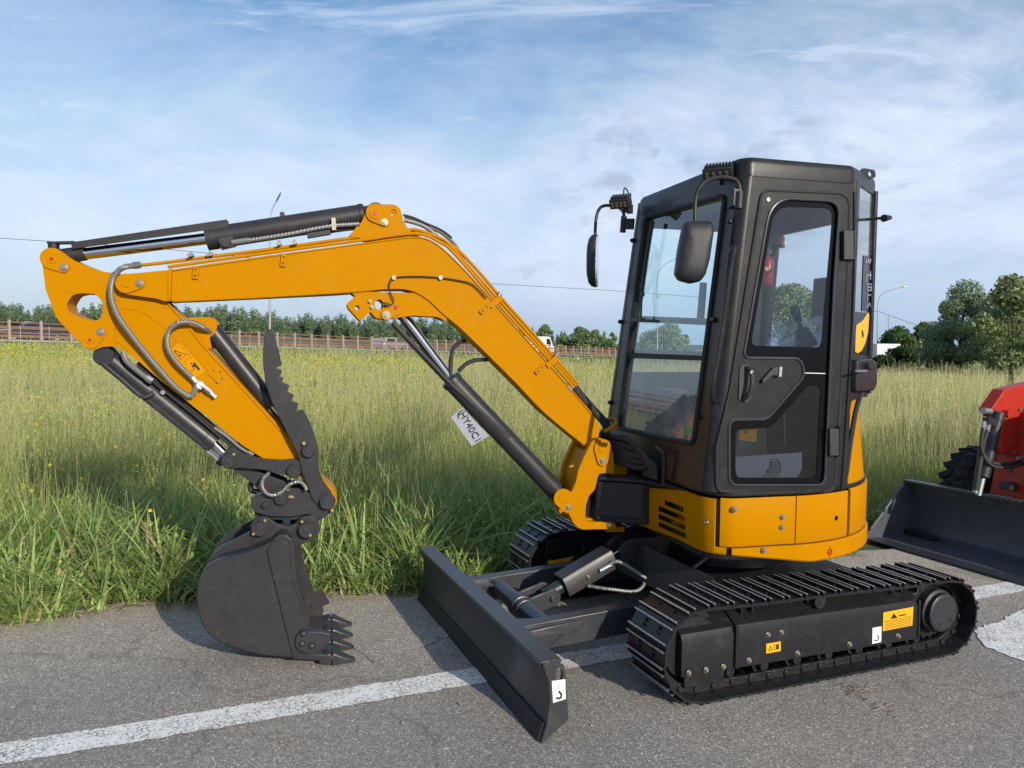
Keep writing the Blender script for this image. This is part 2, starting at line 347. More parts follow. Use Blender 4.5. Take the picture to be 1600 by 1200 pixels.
# asphalt
def asphalt_nodes(n,l,t):
    def no(sc,de=4,ro=.6,vec=None):
        q=n.new('ShaderNodeTexNoise'); q.inputs['Scale'].default_value=sc; q.inputs['Detail'].default_value=de; q.inputs['Roughness'].default_value=ro; l.new(vec or t.outputs['Object'],q.inputs['Vector']); return q.outputs['Fac']
    def rp(v,pts):
        r=n.new('ShaderNodeValToRGB'); l.new(v,r.inputs[0]); e=r.color_ramp.elements
        while len(e)<len(pts): e.new(.5)
        for i,(p,c) in enumerate(pts): e[i].position=p; e[i].color=(*c,1)
        return r.outputs[0]
    vo=n.new('ShaderNodeTexVoronoi'); vo.inputs['Scale'].default_value=185; l.new(t.outputs['Object'],vo.inputs['Vector'])
    sx=n.new('ShaderNodeSeparateColor'); l.new(vo.outputs['Color'],sx.inputs[0])
    stone=rp(sx.outputs[0],[(0,(.135,.131,.127)),(.40,(.235,.222,.205)),(.80,(.31,.295,.27)),(.95,(.40,.39,.365)),(1,(.70,.66,.60))])
    big=rp(no(.45,5,.6),[(.30,(.80,.80,.82)),(.62,(1.16,1.13,1.07))])
    mu=n.new('ShaderNodeMix'); mu.data_type='RGBA'; mu.blend_type='MULTIPLY'; mu.inputs[0].default_value=1; l.new(stone,mu.inputs[6]); l.new(big,mu.inputs[7])
    # dusty lighter strip along the verge (object y axis runs across the lane)
    s=n.new('ShaderNodeSeparateXYZ'); l.new(t.outputs['Object'],s.inputs[0])
    ad=n.new('ShaderNodeMath'); ad.operation='MULTIPLY_ADD'; l.new(no(1.6,6,.7),ad.inputs[0]); ad.inputs[1].default_value=.9; l.new(s.outputs[1],ad.inputs[2])
    mr=n.new('ShaderNodeMapRange'); mr.interpolation_type='SMOOTHSTEP'; mr.inputs[1].default_value=-1.25; mr.inputs[2].default_value=.35; mr.inputs[3].default_value=0; mr.inputs[4].default_value=.42; l.new(ad.outputs[0],mr.inputs[0])
    m2=n.new('ShaderNodeMix'); m2.data_type='RGBA'; m2.blend_type='MULTIPLY'; l.new(mr.outputs[0],m2.inputs[0]); l.new(mu.outputs[2],m2.inputs[6]); m2.inputs[7].default_value=(2.0,1.85,1.6,1)
    # whitish scuffs
    mp=n.new('ShaderNodeMapping'); mp.inputs['Scale'].default_value=(1.2,3.5,1); mp.inputs['Rotation'].default_value=(0,0,.5); l.new(t.outputs['Object'],mp.inputs[0])
    a1=rp(no(1.1,3,.5),[(.60,(0,0,0)),(.68,(1,1,1))]); a2=rp(no(16,8,.8,mp.outputs[0]),[(.54,(0,0,0)),(.62,(1,1,1))])
    am=n.new('ShaderNodeMath'); am.operation='MULTIPLY'; l.new(a1,am.inputs[0]); l.new(a2,am.inputs[1]); am2=n.new('ShaderNodeMath'); am2.operation='MULTIPLY'; l.new(am.outputs[0],am2.inputs[0]); am2.inputs[1].default_value=.5
    m3=n.new('ShaderNodeMix'); m3.data_type='RGBA'; l.new(am2.outputs[0],m3.inputs[0]); l.new(m2.outputs[2],m3.inputs[6]); m3.inputs[7].default_value=(.55,.54,.51,1)
    st=rp(no(.9,6,.65),[(.56,(1,1,1)),(.66,(.80,.79,.78))]); m4=n.new('ShaderNodeMix'); m4.data_type='RGBA'; m4.blend_type='MULTIPLY'; m4.inputs[0].default_value=1; l.new(m3.outputs[2],m4.inputs[6]); l.new(st,m4.inputs[7])
    wv_=n.new('ShaderNodeTexNoise'); wv_.inputs['Scale'].default_value=1.7; wv_.inputs['Detail'].default_value=6; l.new(t.outputs['Object'],wv_.inputs['Vector']); va_=n.new('ShaderNodeVectorMath'); va_.operation='MULTIPLY_ADD'; l.new(wv_.outputs['Color'],va_.inputs[0]); va_.inputs[1].default_value=(.9,.9,.9); l.new(t.outputs['Object'],va_.inputs[2])
    vc=n.new('ShaderNodeTexVoronoi'); vc.feature='DISTANCE_TO_EDGE'; vc.inputs['Scale'].default_value=.42; l.new(va_.outputs[0],vc.inputs['Vector']); ck=rp(vc.outputs['Distance'],[(.0022,(.42,.40,.37)),(.0060,(1,1,1))]); m5=n.new('ShaderNodeMix'); m5.data_type='RGBA'; m5.blend_type='MULTIPLY'; m5.inputs[0].default_value=.4; l.new(m4.outputs[2],m5.inputs[6]); l.new(ck,m5.inputs[7]); m3=m5
    bp=n.new('ShaderNodeBump'); bp.inputs['Strength'].default_value=.6; bp.inputs['Distance'].default_value=.004; l.new(sx.outputs[1],bp.inputs['Height'])
    return m3.outputs[2],bp.outputs[0],no,rp
m,n,l,b=newmat('asphalt'); t=n.new('ShaderNodeTexCoord'); c_,bn,_,_=asphalt_nodes(n,l,t); l.new(c_,b.inputs['Base Color']); l.new(bn,b.inputs['Normal']); b.inputs['Roughness'].default_value=.82
def linemat(name,wear,scale):
    m,n,l,b=newmat(name); t=n.new('ShaderNodeTexCoord'); c_,bn,no,rp=asphalt_nodes(n,l,t)
    ns=n.new('ShaderNodeTexNoise'); ns.inputs['Scale'].default_value=30; l.new(t.outputs['Object'],ns.inputs['Vector'])
    va=n.new('ShaderNodeVectorMath'); va.operation='MULTIPLY_ADD'; l.new(ns.outputs['Color'],va.inputs[0]); va.inputs[1].default_value=(.03,.03,.03); l.new(t.outputs['Object'],va.inputs[2])
    vo=n.new('ShaderNodeTexVoronoi'); vo.feature='DISTANCE_TO_EDGE'; vo.inputs['Scale'].default_value=scale; l.new(va.outputs[0],vo.inputs['Vector'])
    crack=rp(vo.outputs['Distance'],[(.03,(0,0,0)),(.10,(1,1,1))])
    gate=rp(no(7,6,.65),[(.42,(1,1,1)),(.56,(0,0,0))])
    mx_=n.new('ShaderNodeMath'); mx_.operation='MAXIMUM'; l.new(crack,mx_.inputs[0]); l.new(gate,mx_.inputs[1])
    chip=rp(no(55,5,.7),[(wear-.03,(0,0,0)),(wear+.03,(1,1,1))])
    mm=n.new('ShaderNodeMath'); mm.operation='MULTIPLY'; l.new(mx_.outputs[0],mm.inputs[0]); l.new(chip,mm.inputs[1])
    mx=n.new('ShaderNodeMix'); mx.data_type='RGBA'; l.new(mm.outputs[0],mx.inputs[0]); l.new(c_,mx.inputs[6]); mx.inputs[7].default_value=(.82,.83,.81,1)
    l.new(mx.outputs[2],b.inputs['Base Color']); l.new(bn,b.inputs['Normal']); b.inputs['Roughness'].default_value=.7
linemat('line_paint',.42,40); linemat('line_worn',.60,34)
m,n,l,b=newmat('soil'); t=n.new('ShaderNodeTexCoord'); q=n.new('ShaderNodeTexNoise'); q.inputs['Scale'].default_value=3; q.inputs['Detail'].default_value=10; l.new(t.outputs['Object'],q.inputs['Vector']); rr=n.new('ShaderNodeValToRGB'); l.new(q.outputs['Fac'],rr.inputs[0]); rr.color_ramp.elements[0].position=.35; rr.color_ramp.elements[0].color=(.035,.05,.015,1); rr.color_ramp.elements[1].position=.7; rr.color_ramp.elements[1].color=(.11,.12,.04,1); l.new(rr.outputs[0],b.inputs['Base Color']); b.inputs['Roughness'].default_value=.95
def leafmat(name,trans=.35,rough=.55):
    m,n,l,b=newmat(name); a=n.new('ShaderNodeAttribute'); a.attribute_name='col'; l.new(a.outputs['Color'],b.inputs['Base Color']); b.inputs['Roughness'].default_value=rough; b.inputs['Specular IOR Level'].default_value=.35
    tr=n.new('ShaderNodeBsdfTranslucent'); l.new(a.outputs['Color'],tr.inputs[0]); mx=n.new('ShaderNodeMixShader'); mx.inputs[0].default_value=trans; l.new(b.outputs[0],mx.inputs[1]); l.new(tr.outputs[0],mx.inputs[2]); l.new(mx.outputs[0],n['Material Output'].inputs[0])
leafmat('blade',.30); leafmat('leaf',.35)
# ------------------------------------------------------------------ setting: ground, asphalt, markings
def zroad(X): return max(-.6,min(1.9,.4-.037*(X+5.4)))
def terr(X,Y):
    s=min(1,max(0,(Y-11)/34)); s=s*s*(3-2*s); return zroad(X)*s-.02
def npterr(X,Y):
    s=np.clip((Y-11)/34,0,1); s=s*s*(3-2*s); return np.clip(.4-.037*(X+5.4),-.6,1.9)*s-.02
E_DIR=R(16.4); E0=Vector((0,5.05,0))
AF=Frame(E0,16.4)      # frame along the verge: x along edge, y away
mb=MB().mat(M['soil'])
ys=[-60,-20,3,8,11]+list(range(14,60,3))+[70,100,160,300,800,2500]; xs=[-2500,-600,-200,-110]+list(range(-80,130,8))+[150,300,800,2500]
vs=[Vector((X,Y,terr(X,Y) if Y>3 else -.02)) for Y in ys for X in xs]; nx=len(xs)
mb.add(vs,[(j*nx+i,j*nx+i+1,(j+1)*nx+i+1,(j+1)*nx+i) for j in range(len(ys)-1) for i in range(nx-1)])
o=mb.build('ground'); tag(o,kind='structure')
def sheet(name,fr,pts,z,mat):
    me=bpy.data.meshes.new(name); me.from_pydata([(a,b_,0) for a,b_ in pts],[],[tuple(range(len(pts)))]); me.materials.append(mat)
    o=bpy.data.objects.new(name,me); COL.objects.link(o); o.location=fr.o+Vector((0,0,z)); o.rotation_euler=(0,0,math.atan2(fr.x.y,fr.x.x)); tag(o,kind='structure'); return o
edge=[]
for i in range(161):
    a=-20+i*.25; edge.append((a,.06*math.sin(a*2.1)+.05*math.sin(a*5.3+1)+.03*random.uniform(-1,1)))
edge=[(-60,0)]+edge+[(60,0)]
sheet('asphalt',AF,[(-60,-40)]+[(60,-40)]+edge[::-1],0.0,M['asphalt'])
GF=Plane((0,0,0),(1,0,0),(0,1,0))
def gp(px,py): return GF.hit(px,py)
def afp(q): d=q-E0; return (d.dot(AF.x),d.dot(AF.y))
def ragged(pts,step=.03,amp=.006):
    o=[]
    for i in range(len(pts)):
        a=Vector(pts[i]);b_=Vector(pts[(i+1)%len(pts)]);n_=max(1,int((b_-a).length/step))
        for k in range(n_):
            p=a.lerp(b_,k/n_); o.append((p.x+random.uniform(-amp,amp),p.y+random.uniform(-amp,amp)))
    return o
A=gp(0,1196);Bq=gp(990,1028);C_=gp(990,1004);D=gp(0,1164)
dl=(Bq-A).normalized(); A2=A-dl*2.5; D2=D-dl*2.5
LF=Frame((0,0,0),0)
def marking(name,wpts,mat,z=.004,amp=.006):
    return sheet(name,AF,ragged([afp(q) for q in wpts],amp=amp),z,mat)
ext=dl*3.6
marking('white_line',[A2,Bq,Bq+ext,C_+ext,C_,D2],M['line_paint'])
marking('painted_arrow',[gp(x,y) for x,y in[(1521,985),(1560,972),(1600,951),(1700,912),(1760,1000),(1640,1045),(1600,1034),(1560,1020),(1535,1008)]],M['line_paint'],amp=.012)
marking('worn_patch',[gp(x,y) for x,y in[(560,1015),(610,1000),(700,978),(720,985),(650,1015),(580,1035)]],M['line_worn'],amp=.02)
mb=MB().mat(M['soil'])
# ------------------------------------------------------------------ excavator frames
O=Vector((1.212,4.34,0)); U=Frame(O,202); Hf=Frame(O,196); B=Frame((.46,4.20,0),193.4)
root=thing('mini_excavator','yellow and dark grey mini excavator on tracks with its bucket resting on the asphalt','excavator',O,R(202))
PBc={}
def PB(c):
    if c not in PBc: PBc[c]=B.py(c)
    return PBc[c]
def bw(px,py,c=0): return PB(c).hit(px,py)
Bn=B.y
# ---- tracks
def track(side):
    s=side; y0=s*.72; Fy=lambda c:U.py(c)
    pts=[]; rf=.215; rr=.197; cfx=.752; crx=-.722
    path=[]
    for k in range(13): q=-90+k*15; path.append((cfx+rf*math.cos(R(q)),rf+rf*math.sin(R(q))))     # front up
    topz0=2*rf; topz1=2*rr
    for x in (.45,.15,-.15,-.45):
        t_=(cfx-x)/(cfx-crx); path.append((x,topz0*(1-t_)+topz1*t_-.006*math.sin(t_*math.pi*3)**2))
    for k in range(13): q=90+k*15; path.append((crx+rr*math.cos(R(q)),rr+rr*math.sin(R(q))))
    P=[Vector(p) for p in path]; P.append(P[0]); L=[0]
    for i in range(len(P)-1): L.append(L[-1]+(P[i+1]-P[i]).length)
    per=L[-1]; ns=round(per/.1016); step=per/ns
    def at(d):
        d%=per
        for i in range(len(P)-1):
            if L[i+1]>=d: t_=(d-L[i])/(L[i+1]-L[i]); return P[i].lerp(P[i+1],t_)
        return P[-1]
    # chain links part
    ch=MB().mat(M['track'])
    for i in range(ns):
        a=at(i*step);b_=at((i+1)*step);d=(b_-a).normalized();nrm=Vector((-d.y,d.x)); a=a+nrm*.034-d*.008;b_=b_+nrm*.034+d*.008
        for yy in(-.055,.055): ch.boxp(U.w((a.x,y0+yy,a.y)),U.w((b_.x,y0+yy,b_.y)),U.y,.022,.038)
        ch.cyl(U.w((a.x,y0-.075,a.y)),U.w((a.x,y0+.075,a.y)),.014,10)
    tr=ch.build('crawler_track',root,.002)
    # one shoe, then copies
    def shoe_mb():
        q=MB(); F0=Frame(O,202)
        return q
    base=None
    for i in range(ns):
        a=at(i*step+.001);b_=at((i+1)*step-.001);mid=(a+b_)/2;d=(b_-a).normalized();nrm=Vector((-d.y,d.x))   # nrm points inwards
        if base is None:
            me_mb=MB().mat(M['track'])
            I=Frame((0,0,0),0)   # local: x along chain, y lateral, z inward
            hl=.0505; W=.15
            me_mb.box(I,(0,0,.010),(2*hl-.004,2*W,.010))
            me_mb.box(I,(-hl+.010,0,-.0),(.010,2*W,.016)); me_mb.box(I,(hl-.022,0,-.0),(.010,2*W,.016))
            me_mb.mat(M['trackedge']); me_mb.box(I,(-hl+.010,0,-.0094),(.0075,2*W-.004,.003)); me_mb.box(I,(hl-.022,0,-.0094),(.0075,2*W-.004,.003))
            me_mb.mat(M['track'])
            for bx_ in(-.012,.012):
                for by in(-.055,.055): me_mb.cyl((bx_-.004,by,-.004),(bx_-.004,by,.006),.008,6)
            me_mb.mat(M['black'])
            for by in(-.115,.115): me_mb.cyl((-.004,by,.0045),(-.004,by,.0054),.007,8)
            so=me_mb.build('track_shoe'); base=so; so.parent=tr
            ob=so
        else:
            ob=base.copy(); COL.objects.link(ob); ob.parent=tr
        # orientation in root-local coords (U axes): x->d, y->U.y, z->inward n
        mtx=Matrix(((d.x,0,nrm.x,mid.x),(0,1,0,y0),(d.y,0,nrm.y,mid.y),(0,0,0,1)))
        ob.matrix_basis=mtx
    # track frame
    yo=.815; X0=U.Y(1067,997,yo).x; X1=U.Y(1436,945,yo).x; XM=U.Y(1152,983,yo).x
    f=MB().mat(M['cabgrey'])
    def sec(x,zt,zb,yout): 
        pts=[(yout,zb),(yout,zt-.03),(yout-.012,zt),(yout-.13,zt+.075),(yout-.20,zt+.075),(yout-.20,zb)]
        return [U.w((x,s*a,b_)) for a,b_ in pts]
    f.loft([sec(XM,.300,.110,yo),sec(X1,.285,.092,yo)]); f.loft([sec(X0,.292,.108,yo-.006),sec(XM+.004,.294,.110,yo-.006)])
    f.boxp(U.w((XM+.003,s*(yo-.002),.112)),U.w((XM+.003,s*(yo-.002),.298)),U.x,.016,.02)
    f.boxp(U.w((X1,s*(yo-.004),.095)),U.w((X1,s*(yo-.004),.288)),U.x,.012,.02)
    f.box(U,((X0+XM)/2+.02,s*.79,.085),(.21,.035,.055))
    f.box(U,(XM-.09,s*.735,.375),(.075,.07,.010));f.box(U,(XM-.06,s*.735,.355),(.008,.07,.04)); f.box(U,(XM-.12,s*.735,.355),(.008,.07,.04))
    f.box(U,(X1+.10,s*.735,.362),(.075,.07,.010));f.box(U,(X1+.13,s*.735,.342),(.008,.07,.04)); f.box(U,(X1+.07,s*.735,.342),(.008,.07,.04))
    f.box(U,(0,s*.62,.24),(1.2,.10,.2))
    if s>0:
        pl=U.py(yo)
        for x,y in[(1076,1052),(1103,1047),(1130,1042),(1170,1032),(1246,1021),(1327,1007),(1403,994)]: f.bolt(pl,x,y,.010)
        for x,y in[(1200,992),(1221,988)]: f.bolt(pl,x,y,.009)
    fo=f.build('track_frame',root,.004)
    q=MB().mat(M['cast'])
    hx=U.Y(1477,952,.83)
    q.rev(U.w((hx.x,s*.55,.205)),U.w((hx.x,s*.83,.205)),[(0,.11),(.24,.11),(.245,.096),(.272,.096),(.276,.088),(.2765,.08)],40)
    q.mat(M['black'])
    for g in(40,220,300): q.cyl(U.w((hx.x+.06*math.cos(R(g)),s*.826,.205+.06*math.sin(R(g)))),U.w((hx.x+.06*math.cos(R(g)),s*.829,.205+.06*math.sin(R(g)))),.007,8)
    q.build('drive_motor',fo)
    sp_=MB().mat(M['track'])
    pl=U.py(s*.745)
    ca=pl.p(0,0); cen=(-(crx),rr)
    teeth=[]
    for k in range(38): 
        r_=.158 if k%2 else .135; g=2*math.pi*k/38; teeth.append((cen[0]+r_*math.cos(g),cen[1]+r_*math.sin(g)))
    sp_.prism(pl,teeth,0,-.03*s if s>0 else .03); sp_.build('sprocket',fo,.002)
    idl=MB().mat(M['track']); idl.rev(U.w((cfx,y0-.05,rf)),U.w((cfx,y0+.05,rf)),[(0,.14),(.03,.14),(.03,.165),(.07,.165),(.07,.14),(.1,.14)],36); idl.build('idler_wheel',fo)
    for i in range(7):
        x=.56-i*.19; rl=MB().mat(M['track']); rl.rev(U.w((x,y0-.07,.085)),U.w((x,y0+.075,.085)),[(0,.035),(.03,.035),(.03,.045),(.115,.045),(.115,.03),(.145,.022)],18); rl.build('track_roller',fo)
    cx_=U.Y(1280,932,.79).x
    cr_=MB().mat(M['track']); cr_.rev(U.w((cx_,s*.60,.350)),U.w((cx_,s*.815,.350)),[(0,.03),(.12,.03),(.12,.047),(.165,.047),(.165,.036),(.2,.034)],22); cr_.build('carrier_roller',fo)
    return fo
nf=track(1); ff=track(-1)
# stickers on near track frame
yo=.8165; pl=U.py(yo)
q=MB().mat(M['labelyellow']); q.prism(pl,pl.P([(1380,957),(1427,948),(1425,977),(1379,986)]),0,.0015)
q.mat(M['labelblack']); q.prism(pl,pl.P([(1391,967),(1396,958),(1402,965)]),.0015,.0022)
for i in range(6): q.prism(pl,pl.P([(1382,971+i*2.5-.4),(1423,963+i*2.5-.4),(1423,963.7+i*2.5-.4),(1382,971.7+i*2.5-.4)]),.0015,.0020)
q.prism(pl,pl.P([(1404,961),(1415,959),(1415,961),(1404,963)]),.0015,.0020)
tag(q.build('warning_sticker',nf),'yellow caution sticker with fine black lines on the track frame')
q=MB().mat(M['labelwhite']); q.prism(pl,pl.P([(1363,981),(1377,978.5),(1376.5,1003),(1362.5,1006)]),0,.0015); q.mat(M['labelblack'])
q.tube([pl.off(.002).hit(x,y) for x,y in[(1371,992),(1373,997),(1370,1001),(1366,1000)]],.0026,6); q.build('hook_sticker',nf)
q=MB().mat(M['labelyellow']); q.prism(pl,pl.P([(1197,1006),(1219.5,1002),(1219.5,1017),(1197,1021)]),0,.0015); q.mat(M['labelblack']); q.prism(pl,pl.P([(1200,1017),(1203.5,1008.5),(1207,1015.5)]),.0015,.002,[pl.P([(1201.6,1015.6),(1203.6,1010.8),(1205.5,1014.8)])])
q.prism(pl,pl.P([(1209,1007.5),(1216.5,1006),(1216.5,1014),(1209,1015.5)]),.0015,.002,[pl.P([(1209.8,1008.3),(1212.3,1007.8),(1212.3,1014),(1209.8,1014.6)])]); q.build('manual_sticker',nf)
# arrow decal on far track frame
pl=U.py(-.585)
q=MB().mat(M['labelyellow']); q.prism(pl,pl.P([(854,879),(861,873),(861,876),(897,869),(890,877),(861,882),(861,885)]),0,.002); q.build('direction_arrow',ff)
# ---- carbody
q=MB().mat(M['black'])
q.box(U,(0,0,.30),(.85,1.2,.16)); q.cyl(U.w((0,0,.38)),U.w((0,0,.56)),.36,40)
q.loft([[U.w((x,y,z)) for x,y,z in((.40,.50,.22),(.40,-.50,.22),(.40,-.45,.40),(.40,.45,.40))],[U.w((x,y,z)) for x,y,z in((.62,.16,.30),(.62,-.16,.30),(.60,-.14,.50),(.60,.14,.50))]])
for yy in(-.06,.06): q.prism(U.py(yy+.01),[(-.45,.30),(-.70,.40),(-.72,.47),(-.66,.52),(-.40,.53)],0,-.02)
q.build('undercarriage_frame',root,.006)
# ---- dozer blade
bp_=U.py(.895)
ez=bp_.P([(846,1036),(862,1032),(879,1037),(883,1070),(885,1122),(842,1161),(852,1130),(857,1090),(855,1063)])
bl=MB().mat(M['bladegrey'])
front=bp_.P([(846,1036),(851,1048),(856,1066),(857.5,1090),(853,1130),(842,1161)])
backp=[(a+.022,b_) for a,b_ in reversed(front)]
prof=fillet(front+backp,0)
bl.prism(bp_,prof,0,-1.79)
# top flange
tf=bp_.P([(846,1036)])[0]; bl.prism(bp_,[(tf[0]-.004,tf[1]+.004),(tf[0]+.085,tf[1]+.006),(tf[0]+.085,tf[1]-.012),(tf[0]-.004,tf[1]-.014)],.001,-1.791)
bo=bl.build('dozer_blade',root,.003)
e=MB().mat(M['bladegrey']); hole=[( bp_.p(871,1053)[0]+.014*math.cos(R(g)),bp_.p(871,1053)[1]+.03*math.sin(R(g))) for g in range(0,360,24)]
e.prism(bp_,ez,.016,.001,[hole]); e.prism(bp_.off(-1.79),ez,-.001,-.016); e.build_split('end_plate',bo,bevel=.002)
wr=MB().mat(M['black']); p1=bp_.P([(853,1130),(842,1161)]); wr.prism(bp_,[(p1[0][0]-.012,p1[0][1]),(p1[0][0]+.004,p1[0][1]),(p1[1][0]+.004,p1[1][1]),(p1[1][0]-.010,p1[1][1])],-.004,-1.786)
wr.mat(M['bladegrey']); wr.build('cutting_edge',bo,.002)
q=MB().mat(M['labelwhite']); e2=bp_.off(.0165); q.prism(e2,e2.P([(862,1064),(883,1061),(884,1092),(864,1098)]),0,.0015); q.mat(M['labelblack']); q.tube([e2.off(.002).hit(x,y) for x,y in[(873,1080),(877,1085),(875,1091),(869,1090)]],.004,6)
q.tube([e2.off(.0017).hit(873+7*math.cos(R(g)),1072+6*math.sin(R(g))) for g in range(0,361,30)],.0006,4); q.tube([e2.off(.0017).hit(x,y) for x,y in[(873,1077),(873,1068)]],.001,4); q.build('hook_sticker',bo)
# ---- push arms and blade cylinder
pa=MB().mat(M['bladegrey'])
for yy in(.36,-.36):
    pa.boxp(U.w((1.42,yy,.20)),U.w((.42,yy,.24)),U.y,.07,.13)
    pa.prism(U.py(yy+.005 if yy>0 else yy),[(-1.44,.10),(-1.44,.24),(-1.10,.265),(-1.10,.24)],.05 if yy>0 else -.04,.04 if yy>0 else -.05)
    pa.prism(U.pz(.205),[(1.43,yy+.03*(1 if yy>0 else -1)),(1.43,yy+.24*(1 if yy>0 else -1)),(1.36,yy+.20*(1 if yy>0 else -1)),(1.20,yy+.05*(1 if yy>0 else -1)),(1.12,yy+.03*(1 if yy>0 else -1))],0,.014)
pa.prism(U.pz(.235),[(1.43,-.22),(1.43,-.33),(1.30,-.33),(1.29,-.27),(1.36,-.25)],0,.012); pa.prism(U.pz(.235),[(1.43,.22),(1.43,.33),(1.30,.33),(1.29,.27),(1.36,.25)],0,.012)
pa.cyl(U.w((1.25,-.33,.215)),U.w((1.25,.33,.215)),.048,28); pa.cyl(U.w((1.25,-.035,.215)),U.w((1.25,.035,.215)),.062,28,ch=.006); pa.cyl(U.w((1.25,.05,.215)),U.w((1.25,.08,.215)),.056,28,ch=.006)
for yy in(-.06,.06): pa.boxp(U.w((1.25,yy,.215)),U.w((1.10,yy,.255)),U.y,.016,.09); pa.cyl(U.w((1.10,yy-.009,.255)),U.w((1.10,yy+.009,.255)),.046,24)
pa.cyl(U.w((1.10,-.085,.255)),U.w((1.10,.085,.255)),.018,16)
pa.build('push_arm_frame',root,.004)
a0=U.w((1.10,0,.255)); a1=U.w((.62,0,.465)); dd=(a1-a0).normalized()
dc=MB().mat(M['cast']); dc.cyl(a0-dd*.02,a0+dd*.07,.035,20); dc.cyl(a0+dd*.06,a0+dd*.36,.036,28,ch=.004); dc.cyl(a1-U.y*.05,a1+U.y*.05,.03,20)
dco=dc.build('dozer_cylinder',root)
q=MB().mat(M['chrome']); q.cyl(a0+dd*.35,a1,.017,20); q.build('rod',dco)
q=MB().mat(M['grey']); up=dd.cross(U.y).normalized(); up=up if up.z>0 else -up
def gsec(p): return [p+U.y*a+up*b_ for a,b_ in((-.062,-.045),(-.062,.035),(-.05,.058),(.05,.058),(.062,.035),(.062,-.045),(.057,-.045),(.057,.033),(.047,.052),(-.047,.052),(-.057,.033),(-.057,-.045))]
q.loft([gsec(a0+dd*.09),gsec(a0+dd*.40)]); pg=Plane(a0+dd*.3+U.y*.062,dd,up); q.mat(M['zinc']); q.cyl(a0+dd*.22+U.y*.062,a0+dd*.22+U.y*.07,.012,12); q.cyl(a0+dd*.22+U.y*.07,a0+dd*.22+U.y*.078,.009,6)
q.build('cylinder_guard',dco,.003)
q=MB().mat(M['hose_grey'])
q.tube([a0+dd*.34+U.y*.07,a0+dd*.40+U.y*.10,U.w((.60,.16,.33)),U.w((.50,.22,.30)),U.w((.40,.25,.38)),U.w((.25,.24,.46))],.010,8,8)
q.tube([a0+dd*.20+U.y*.07-up*.04,U.w((.80,.14,.29)),U.w((.66,.17,.28)),U.w((.56,.12,.36)),U.w((.45,.05,.46))],.009,8,8)
q.mat(M['steel']); q.cyl(a0+dd*.29+U.y*.068,a0+dd*.36+U.y*.075,.013,10); q.build_split('hydraulic_hose',root)
# ------------------------------------------------------------------ house: skirt panels
arc=(.12,0,.82)
path=[(.60,-.30),(.56,.05),(.555,.2),(.553,.66)]
path+= [(.553-.14+.14*math.cos(R(g)),.66+.14*math.sin(R(g))) for g in(15,30,45,60,75,90)]
path+= [(.30,.803),(.20,.806)]
path+= [(arc[0]+.82*math.cos(R(g)),arc[1]+.812*math.sin(R(g))) for g in range(90,271,6)]
path+= [(.40,-.80),(.55,-.55)]
PV=[Vector(p) for p in path]; PL=[0]
for i in range(len(PV)-1): PL.append(PL[-1]+(PV[i+1]-PV[i]).length)
def pat(d):
    for i in range(len(PV)-1):
        if PL[i+1]>=d or i==len(PV)-2: t_=(d-PL[i])/(PL[i+1]-PL[i]); return PV[i].lerp(PV[i+1],t_),(PV[i+1]-PV[i]).normalized()
def dfind(px,py,z):   # path distance whose projection is px
    best=(9,0)
    for k in range(600):
        d=.35+k*.0045; p,_=pat(d); q=Hf.w((p.x,p.y,z))-CP; z_=q.dot(cf); x=800+FPX*q.dot(cr)/z_
        if abs(x-px)<best[0]: best=(abs(x-px),d)
        if _ .y<-.6: break
    return best[1]
def ribbon(mb,d0,d1,z0,z1,off=0,th=.012,ins=.004,n=None):
    n=n or max(2,int((d1-d0)/.025)); loops=[]
    for i in range(n+1):
        d=d0+(d1-d0)*i/n; p,t_=pat(d); nr=Vector((t_.y,-t_.x)); nr=-nr if nr.dot(p-Vector((.1,0)))<0 else nr
        a=z0(d) if callable(z0) else z0; b_=z1(d) if callable(z1) else z1
        e0=off-ins; 
        pr=[(off-th,a),(off-ins,a),(off,a+.008),(off,b_-.008),(off-ins,b_),(off-th,b_)]
        loops.append([Hf.w((p.x+nr.x*c,p.y+nr.y*c,z)) for c,z in pr])
    mb.loft(loops); return mb
dv=dfind(1121,800,.72); d1_=dfind(1243,800,.74); d2_=dfind(1326,800,.74); dE=PL[-1]; dl0=dfind(1139,860,.58)
din=.355
ztop=lambda d: .800+.05*min(1,max(0,(d-.5)/.35)) if d<dv else .857
zbot=lambda d: .575+.012*min(1,(d-din)/.2)
q=MB().mat(M['yellow'])
zb_f=lambda d: .572+.028*min(1,max(0,(d-din)/.42))-.055*min(1,max(0,(d-dl0)/.42))
ribbon(q,din,dv-.012,zb_f,ztop)
ribbon(q,dv-.03,dl0-.012,zb_f,.632)
fp=Hf.px(.5555)
for a,b_ in((1094,814),): q.bolt(Hf.px(.54),1104,816,.010)
pn=q.build('front_cover_panel',root,0)
q=MB().mat(M['frit'])
f=880+0; z5=lambda x,y:(880+x*.325,500+y*.325)
for sl in([(490,865),(575,900),(575,922),(492,888)],[(462,893),(580,945),(582,968),(462,917)],[(462,932),(583,985),(584,1008),(462,955)],[(462,970),(586,1025),(588,1048),(463,993)]):
    q.prism(fp,fillet(fp.P([z5(*s) for s in sl]),.004,3),-.01,.0035)
q.build('vent_slot',pn)
q=MB().mat(M['yellow']); ribbon(q,dv+.012,d1_-.003,.636,.857); pl=Hf.py(.806)
for x,y in((1148,796),(1222,808),(1221,824)): q.bolt(pl,x,y,.010)
q.build('side_access_panel',root)
q=MB().mat(M['yellow']); ribbon(q,d1_+.003,d2_-.014,.636,.857); q.mat(M['frit']); pl=Hf.py(.800); 
p_,t_=pat(dfind(1307,815,.74)); nr=Vector((-t_.y,t_.x)); nr=-nr if nr.dot(p_-Vector((.1,0)))<0 else nr
